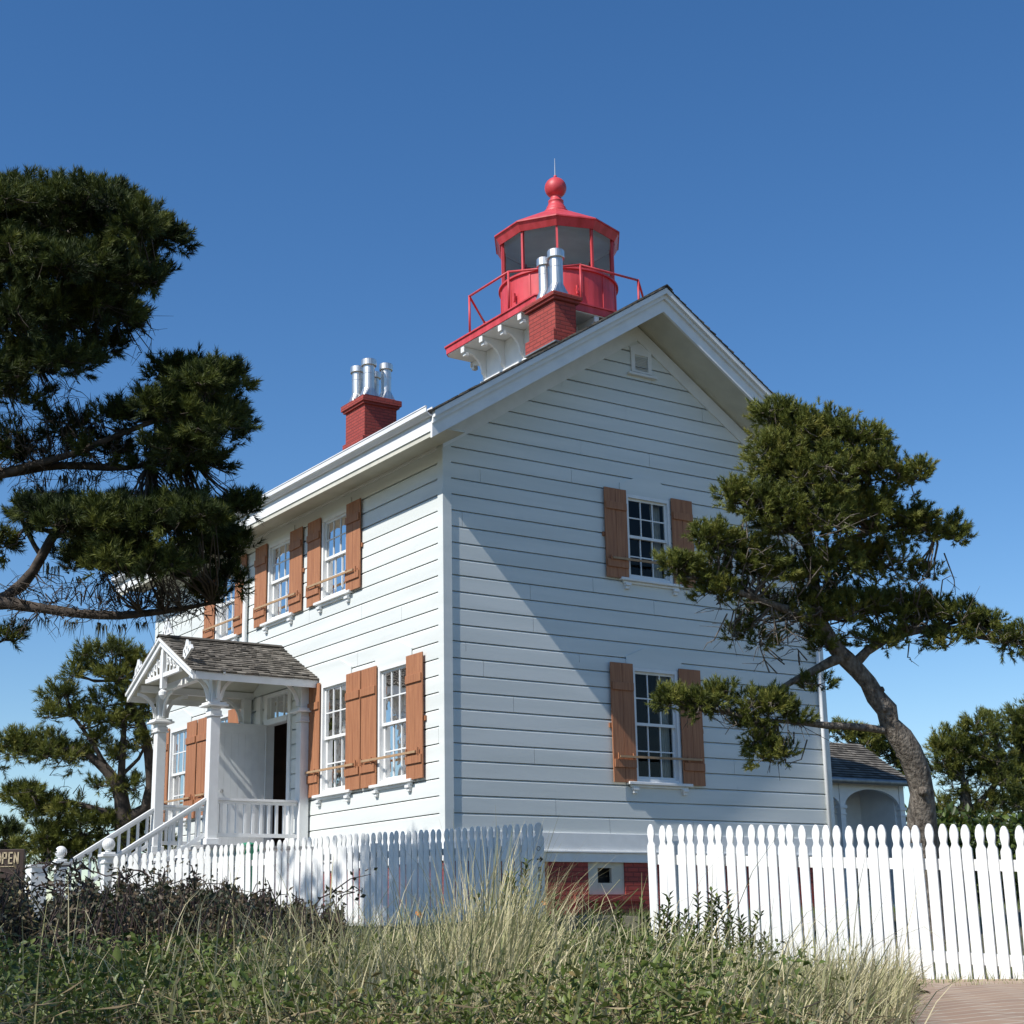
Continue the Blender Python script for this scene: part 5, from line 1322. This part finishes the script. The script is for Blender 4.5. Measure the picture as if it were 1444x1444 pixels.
def grass_patch(spec, name, label, seed):
    Cs = []; Ls = []; Bs = []; Ws = []; Ts = []; Ds = []
    for (px, d0, rl, rd, n, L, bend, tint, hadd) in spec:
        n = int(n*0.9); bend = bend*1.3
        l0 = (px-CX)/F_PX*d0*1.03
        l = l0+RNG.normal(0, rl, n); dd = d0+RNG.normal(0, rd, n); kp = (px_of(l, dd) < 1222) | (dd > 10.7); l = l[kp]; dd = dd[kp]; n = len(l)
        if n == 0: continue
        x, y = ground_xy(l, dd)
        Cs.append(np.stack([x, y, terrain(x, y)+hadd*RNG.random(n)], 1)); Ls.append(L*RNG.uniform(0.45, 1.1, n)); Bs.append(bend*RNG.uniform(0.2, 1.6, n)); Ws.append(RNG.uniform(0.0030, 0.0085, n))
        Ts.append(np.clip(tint+RNG.normal(0.04, 0.24, n), 0, 1))
        ph = RNG.uniform(0, 2*PI, n); dv = np.stack([np.cos(ph)+0.5*_r[0], np.sin(ph)+0.5*_r[1], 0*ph], 1)
        out = np.stack([x-np.mean(x), y-np.mean(y), 0*x], 1)/max(rl, 0.1); dv += out*0.8
        Ds.append(dv/np.linalg.norm(dv, axis=1, keepdims=True))
    V, F, T = blades(np.concatenate(Cs), np.concatenate(Ds), np.concatenate(Ls), np.concatenate(Ws), np.concatenate(Bs), np.concatenate(Ts))
    o = np_mesh(name, V, F, MAT['grass'], T, nper=4); tag(o, label, 'grass', kind='stuff')
spec = [(690, 6.8, .09, .22, 420, .80, 0.8, .74, .05), (665, 6.1, .14, .25, 460, .60, 1.0, .66, .05), (722, 7.2, .08, .3, 200, .70, 0.8, .66, .05), (640, 7.4, .16, .3, 200, .56, 0.9, .6, .05), (730, 5.8, .14, .3, 260, .46, 1.2, .66, .05),
        (560, 6.4, .22, .4, 640, .54, 1.2, .62, .05), (500, 6.8, .2, .4, 520, .50, 1.3, .58, .05), (600, 5.2, .2, .3, 460, .42, 1.4, .62, .05), (420, 6.2, .25, .4, 360, .46, 1.4, .55, .05), (380, 7.4, .2, .4, 220, .48, 1.3, .5, .05), (470, 7.8, .2, .3, 240, .48, 1.1, .5, .05),
        (300, 5.6, .3, .4, 190, .42, 1.4, .48, .05), (150, 5.8, .4, .4, 150, .40, 1.4, .44, .05), (400, 4.9, .3, .3, 220, .36, 1.4, .58, .05), (540, 4.9, .3, .3, 380, .38, 1.4, .62, .05), (250, 7.2, .3, .3, 70, .42, 1.3, .42, .05), (80, 5.0, .3, .3, 110, .36, 1.4, .45, .05),
        (780, 5.6, .15, .3, 240, .42, 1.2, .66, .05), (880, 7.0, .25, .5, 220, .40, 1.2, .66, .1), (960, 7.6, .25, .5, 260, .40, 1.1, .68, .1), (840, 9.2, .3, .5, 70, .45, 0.8, .7, .2), (900, 5.2, .3, .3, 420, .36, 1.4, .66, .05), (800, 6.8, .25, .4, 200, .38, 1.3, .62, .05),
        (1100, 7.6, .20, .5, 620, .46, 1.3, .74, .03), (1180, 8.2, .20, .5, 600, .44, 1.3, .72, .03), (1235, 8.8, .16, .4, 460, .42, 1.3, .72, .0), (1060, 6.6, .22, .4, 520, .42, 1.4, .7, .03), (1140, 6.2, .2, .4, 560, .40, 1.4, .68, .03), (1195, 6.9, .16, .4, 400, .36, 1.4, .7, .0), (1200, 6.2, .10, .4, 260, .30, 1.4, .66, .0), (1020, 5.4, .25, .3, 460, .38, 1.4, .66, .03),
        (560, 6.0, .9, .9, 260, .72, 1.5, .74, .1), (900, 6.4, .4, .8, 160, .62, 1.4, .78, .1), (250, 6.2, .7, .9, 140, .66, 1.5, .6, .1), (700, 5.2, .8, .5, 160, .55, 1.6, .75, .1),
        (1250, 9.8, .08, .4, 140, .24, 1.3, .68, .0), (960, 6.0, .3, .4, 360, .40, 1.4, .62, .03), (620, 9.6, .4, .5, 80, .45, .9, .62, .2), (1380, 11.0, .5, .05, 260, .10, 1.0, .45, .0), (1250, 11.7, .5, .05, 240, .14, 1.0, .45, .0)]
grass_patch(spec, 'dune_grass', 'pale arching dune grass in clumps across the bank', 1)
# flatter grass on the yard behind the fences
n = 26000
d = RNG.uniform(11.5, 27, n); l = RNG.uniform(-9, 8, n); x, y = ground_xy(l, d); x = np.asarray(x); y = np.asarray(y)
k = ~((x > -0.1) & (x < 7.8) & (y > -0.1)); x = x[k]; y = y[k]; n = len(x)
ph = RNG.uniform(0, 2*PI, n)
V, F, T = blades(np.stack([x, y, terrain(x, y)], 1), np.stack([np.cos(ph), np.sin(ph), 0*ph], 1), RNG.uniform(.05, .14, n), RNG.uniform(.006, .012, n), RNG.uniform(.2, 1.2, n), np.clip(RNG.normal(.2, .15, n), 0, 1), segs=2)
o = np_mesh('yard_grass', V, F, MAT['grass'], T, nper=4); tag(o, 'short green grass around the house', 'grass', kind='stuff')

# low scrub along the headland behind the house and right fence
n = 60000
px = RNG.uniform(760, 1700, n); d = RNG.uniform(34, 46, n); l = (px-CX)/F_PX*d; x, y = ground_xy(l, d)
top = 1.5+0.5*np.sin(x*0.9)+0.35*np.sin(x*2.1+y*1.3)
Cc = np.stack([x, y, terrain(x, y)+top*RNG.random(n)**0.6], 1); A = rand_unit(n); A[:, 2] += .4; A /= np.linalg.norm(A, axis=1, keepdims=True)
V, F = leaf_mesh(Cc, rand_unit(n), A, RNG.uniform(.12, .25, n), RNG.uniform(.07, .14, n))
o = np_mesh('coastal_scrub', V, F, MAT['leaf'], np.repeat(np.clip(RNG.normal(.2, .15, n), 0, .7), 4)); tag(o, 'dense low scrub on the headland beyond the right fence', 'scrub', kind='stuff')

# upright leafy sprigs in front of the fences
def sprig(px, py_top, dd, leaves, label, seed, hgt=0.42):
    r = random.Random(seed); p_top = at(px, py_top, dd); g0 = float(terrain(p_top.x, p_top.y)); root = empty('leafy_shrub', (p_top.x, p_top.y, g0)); tag(root, label, 'shrub', 'upright leafy shoots in front of the fences')
    st_ = MB(); C_ = []; A_ = []; 
    for k in range(4):
        bx = p_top.x+r.gauss(0, 0.05); by = p_top.y+r.gauss(0, 0.05); tx = p_top.x+(r.gauss(0, 0.08) if k else 0); ty = p_top.y+(r.gauss(0, 0.08) if k else 0); tz = p_top.z-(r.uniform(0.02, 0.2) if k else 0)
        a = Vector((bx, by, g0)); b = Vector((tx, ty, tz)); m1 = a.lerp(b, 0.5)+Vector((r.gauss(0, .02), r.gauss(0, .02), 0)); st_.tube([a, m1, b], [0.006, 0.005, 0.002], 5, cap=False)
        for i in range(leaves):
            t = 0.35+0.65*i/leaves; p_ = (a.lerp(m1, t*2) if t < 0.5 else m1.lerp(b, t*2-1)); C_.append(tuple(p_)); ph = i*2.4+r.random(); e = 0.45+0.6*t
            A_.append((math.cos(ph), math.sin(ph), e))
    st_.build('stem', MAT['stem'], root, fixn=False)
    C_ = np.array(C_); A_ = np.array(A_); A_ /= np.linalg.norm(A_, axis=1, keepdims=True)
    V, F = leaf_mesh(C_, np.tile([0, 0, 1.0], (len(C_), 1))+0.2*rand_unit(len(C_)), A_, RNG.uniform(.04, .065, len(C_)), RNG.uniform(.016, .024, len(C_)))
    np_mesh('leaf_cluster', V, F, MAT['leaf'], np.repeat(np.clip(RNG.normal(.32, .15, len(C_)), 0, .8), 4), root)
ORD = ['first', 'second', 'third', 'fourth', 'fifth', 'sixth', 'seventh', 'eighth', 'ninth', 'tenth', 'eleventh', 'twelfth']
SPL = {743: 'tall glossy leafy shoot before the lettered end board of the left fence', 712: 'short leafy shoot just left of the lettered fence end board',
       780: 'leafy shoot at the left of the gate gap before the red foundation', 840: 'leafy shoot in the gate gap just below the basement window',
       870: 'leafy shoot in the gate gap right of the basement window', 905: 'leafy shoot in the gate gap beside the first picket of the right fence'}
for k_, p_ in enumerate((930, 944, 965, 985, 1003, 1026, 1048, 1078)): SPL[p_] = ORD[k_]+' glossy leafy shoot from the left in front of the right fence'
for i, (px, py, dd, nl_) in enumerate([(944, 1262, 9.0, 34), (985, 1262, 9.2, 34), (1003, 1256, 9.0, 38), (1026, 1258, 9.3, 34), (1048, 1300, 9.2, 28), (930, 1290, 9.0, 28), (965, 1285, 8.8, 30), (743, 1214, 8.8, 46), (712, 1240, 8.8, 30), (780, 1262, 8.9, 30), (870, 1275, 9.2, 26), (905, 1265, 9.2, 26), (1078, 1318, 9.2, 26), (840, 1270, 9.0, 24)]):
    sprig(px, py, dd, nl_, SPL[px], 40+i)

# brambles at the left
def bramble(pts, dd, label, seed, n_side=7):
    r = random.Random(seed); P_ = [at(p[0], p[1]+12, dd+r.uniform(-.15, .15)) for p in pts]; b0 = P_[0]; g0 = float(terrain(b0.x, b0.y))
    root = empty('bramble', (b0.x, b0.y, g0)); tag(root, label, 'bramble', 'dark brambles arching before the left fence'); st_ = MB(); C_ = []; A_ = []
    P_ = [Vector((b0.x, b0.y, g0))]+P_
    Q = []
    for i in range(len(P_)-1):
        for j in range(6): Q.append(P_[i].lerp(P_[i+1], j/6)+Vector((r.gauss(0, .012), r.gauss(0, .012), r.gauss(0, .012)+0.03*math.sin(j/6*PI))))
    Q.append(P_[-1]); st_.tube(Q, [0.010-0.007*i/len(Q) for i in range(len(Q))], 5, cap=False)
    def leaves_at(p_, k):
        for _ in range(k):
            C_.append(tuple(p_+Vector((r.gauss(0, .02), r.gauss(0, .02), r.gauss(0, .02))))); A_.append(tuple(Vector((r.gauss(0, 1), r.gauss(0, 1), r.gauss(0.1, 1)))))
    for i in range(3, len(Q)):
        if r.random() < 0.6: leaves_at(Q[i], 3)
        if r.random() < 0.55:
            e = Q[i]+Vector(R_)*r.gauss(0, .14)+Vector((0, 0, r.uniform(-.08, .10)))+Vector(F_)*r.gauss(0, .1); m1 = Q[i].lerp(e, 0.5)+Vector((0, 0, .03)); st_.tube([Q[i], m1, e], [.005, .004, .002], 4, cap=False)
            for t in (0.6, 1.0): leaves_at(Q[i].lerp(e, t), 3)
    st_.build('cane', MAT['stem'], root, fixn=False)
    C_ = np.array(C_); A_ = np.array(A_); A_ /= np.linalg.norm(A_, axis=1, keepdims=True)
    V, F = leaf_mesh(C_, rand_unit(len(C_)), A_, RNG.uniform(.025, .05, len(C_)), RNG.uniform(.014, .028, len(C_)))
    np_mesh('foliage', V, F, MAT['bramble_leaf'], np.repeat(RNG.random(len(C_)), 4), root)
BR = [([(100, 1300), (70, 1240), (60, 1212), (130, 1218), (200, 1240)], 9.3), ([(190, 1310), (150, 1260), (175, 1228), (215, 1222), (240, 1235)], 9.6), ([(160, 1300), (170, 1262), (185, 1225)], 9.4), ([(230, 1310), (235, 1270), (262, 1240), (280, 1225)], 9.4),
      ([(310, 1320), (300, 1275), (310, 1250), (350, 1262)], 9.6), ([(420, 1320), (400, 1290), (440, 1262), (500, 1246)], 9.3), ([(130, 1320), (110, 1270), (120, 1235), (90, 1225)], 9.2), ([(260, 1320), (225, 1290), (200, 1262), (215, 1250)], 9.5),
      ([(60, 1310), (30, 1260), (40, 1240), (90, 1250)], 9.1), ([(350, 1320), (330, 1280), (370, 1265), (410, 1285)], 9.4), ([(280, 1330), (260, 1290), (240, 1255), (270, 1262)], 9.2), ([(460, 1320), (430, 1300), (410, 1292)], 9.1)]
BR.sort(key=lambda b: b[0][0][0])
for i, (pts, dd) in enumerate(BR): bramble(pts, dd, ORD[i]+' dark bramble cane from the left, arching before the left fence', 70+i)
# thicket body behind the brambles
def thicket(px0, px1, top, dd, n, name, label, matname, seed, cat='shrub', depth=0.45, L=(0.02, 0.045), tbase=None):
    px = RNG.uniform(px0, px1, n); tt = np.interp(px, [t[0] for t in top], [t[1] for t in top]); tt = tt+8*np.sin(px*0.13)+5*np.sin(px*0.31+1)
    hh = RNG.random(n)**0.6; d_ = dd+RNG.normal(0, depth, n)
    C_ = []
    c0 = at((px0+px1)/2, 1300, dd); g0 = float(terrain(c0.x, c0.y)); root = empty(name, (c0.x, c0.y, g0)); tag(root, label, cat)
    l = (px-CX)/F_PX*d_*1.0; x, y = ground_xy(l, d_); g_ = terrain(x, y)
    ztop = np.array([at(a, b, dd).z for a, b in zip(px, tt)]); z = g_+(ztop-g_)*hh
    A = rand_unit(n); A[:, 2] += 0.3; A /= np.linalg.norm(A, axis=1, keepdims=True)
    V, F = leaf_mesh(np.stack([x, y, z], 1), rand_unit(n), A, RNG.uniform(L[0], L[1], n), RNG.uniform(.012, .024, n))
    np_mesh('foliage', V, F, MAT[matname], np.repeat(RNG.random(n), 4), root)
    r = random.Random(seed); st_ = MB()
    for k in range(int(n/30)):
        i = r.randrange(n); a = Vector((x[i]+r.gauss(0, .1), y[i]+r.gauss(0, .1), g_[i])); b = Vector((x[i], y[i], ztop[i]+r.uniform(-.05, .07))); m1 = a.lerp(b, .5)+Vector((r.gauss(0, .06), r.gauss(0, .06), 0)); st_.tube([a, m1, b], [.006, .005, .002], 4, cap=False)
    st_.build('twig_tangle', MAT['stem'], root, fixn=False)
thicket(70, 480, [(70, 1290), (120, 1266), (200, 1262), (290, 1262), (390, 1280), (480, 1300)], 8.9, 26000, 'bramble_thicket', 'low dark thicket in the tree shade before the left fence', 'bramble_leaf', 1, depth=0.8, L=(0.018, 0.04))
thicket(-140, 75, [(-140, 1200), (0, 1238), (30, 1246), (60, 1290), (75, 1310)], 8.6, 9000, 'dry_shrub', 'brown half-dead shrub below the open sign', 'dry', 2, depth=0.35)

# a few small orange flowers
fl = MB()
for (px, py) in ((590, 1287), (593, 1290), (768, 1272)):
    c = at(px, py, 8.7)
    for k in range(5):
        a = k*2*PI/5; fl.add([tuple(c), tuple(c+Vector(R_)*0.018*math.cos(a)+Vector(U_)*0.018*math.sin(a)), tuple(c+Vector(R_)*0.018*math.cos(a+0.9)+Vector(U_)*0.018*math.sin(a+0.9)+Vector(F_)*-0.006)], [(0, 1, 2)])
MAT['orange'] = mat('orange_petals', (0.8, 0.25, 0.03), 0.6)
c = at(590, 1287, 8.7); tag(fl.build('wildflower', MAT['orange'], None, fixn=False, root=tuple(c)), 'tiny orange wildflowers among the leaves before the shaded fence', 'flowers')
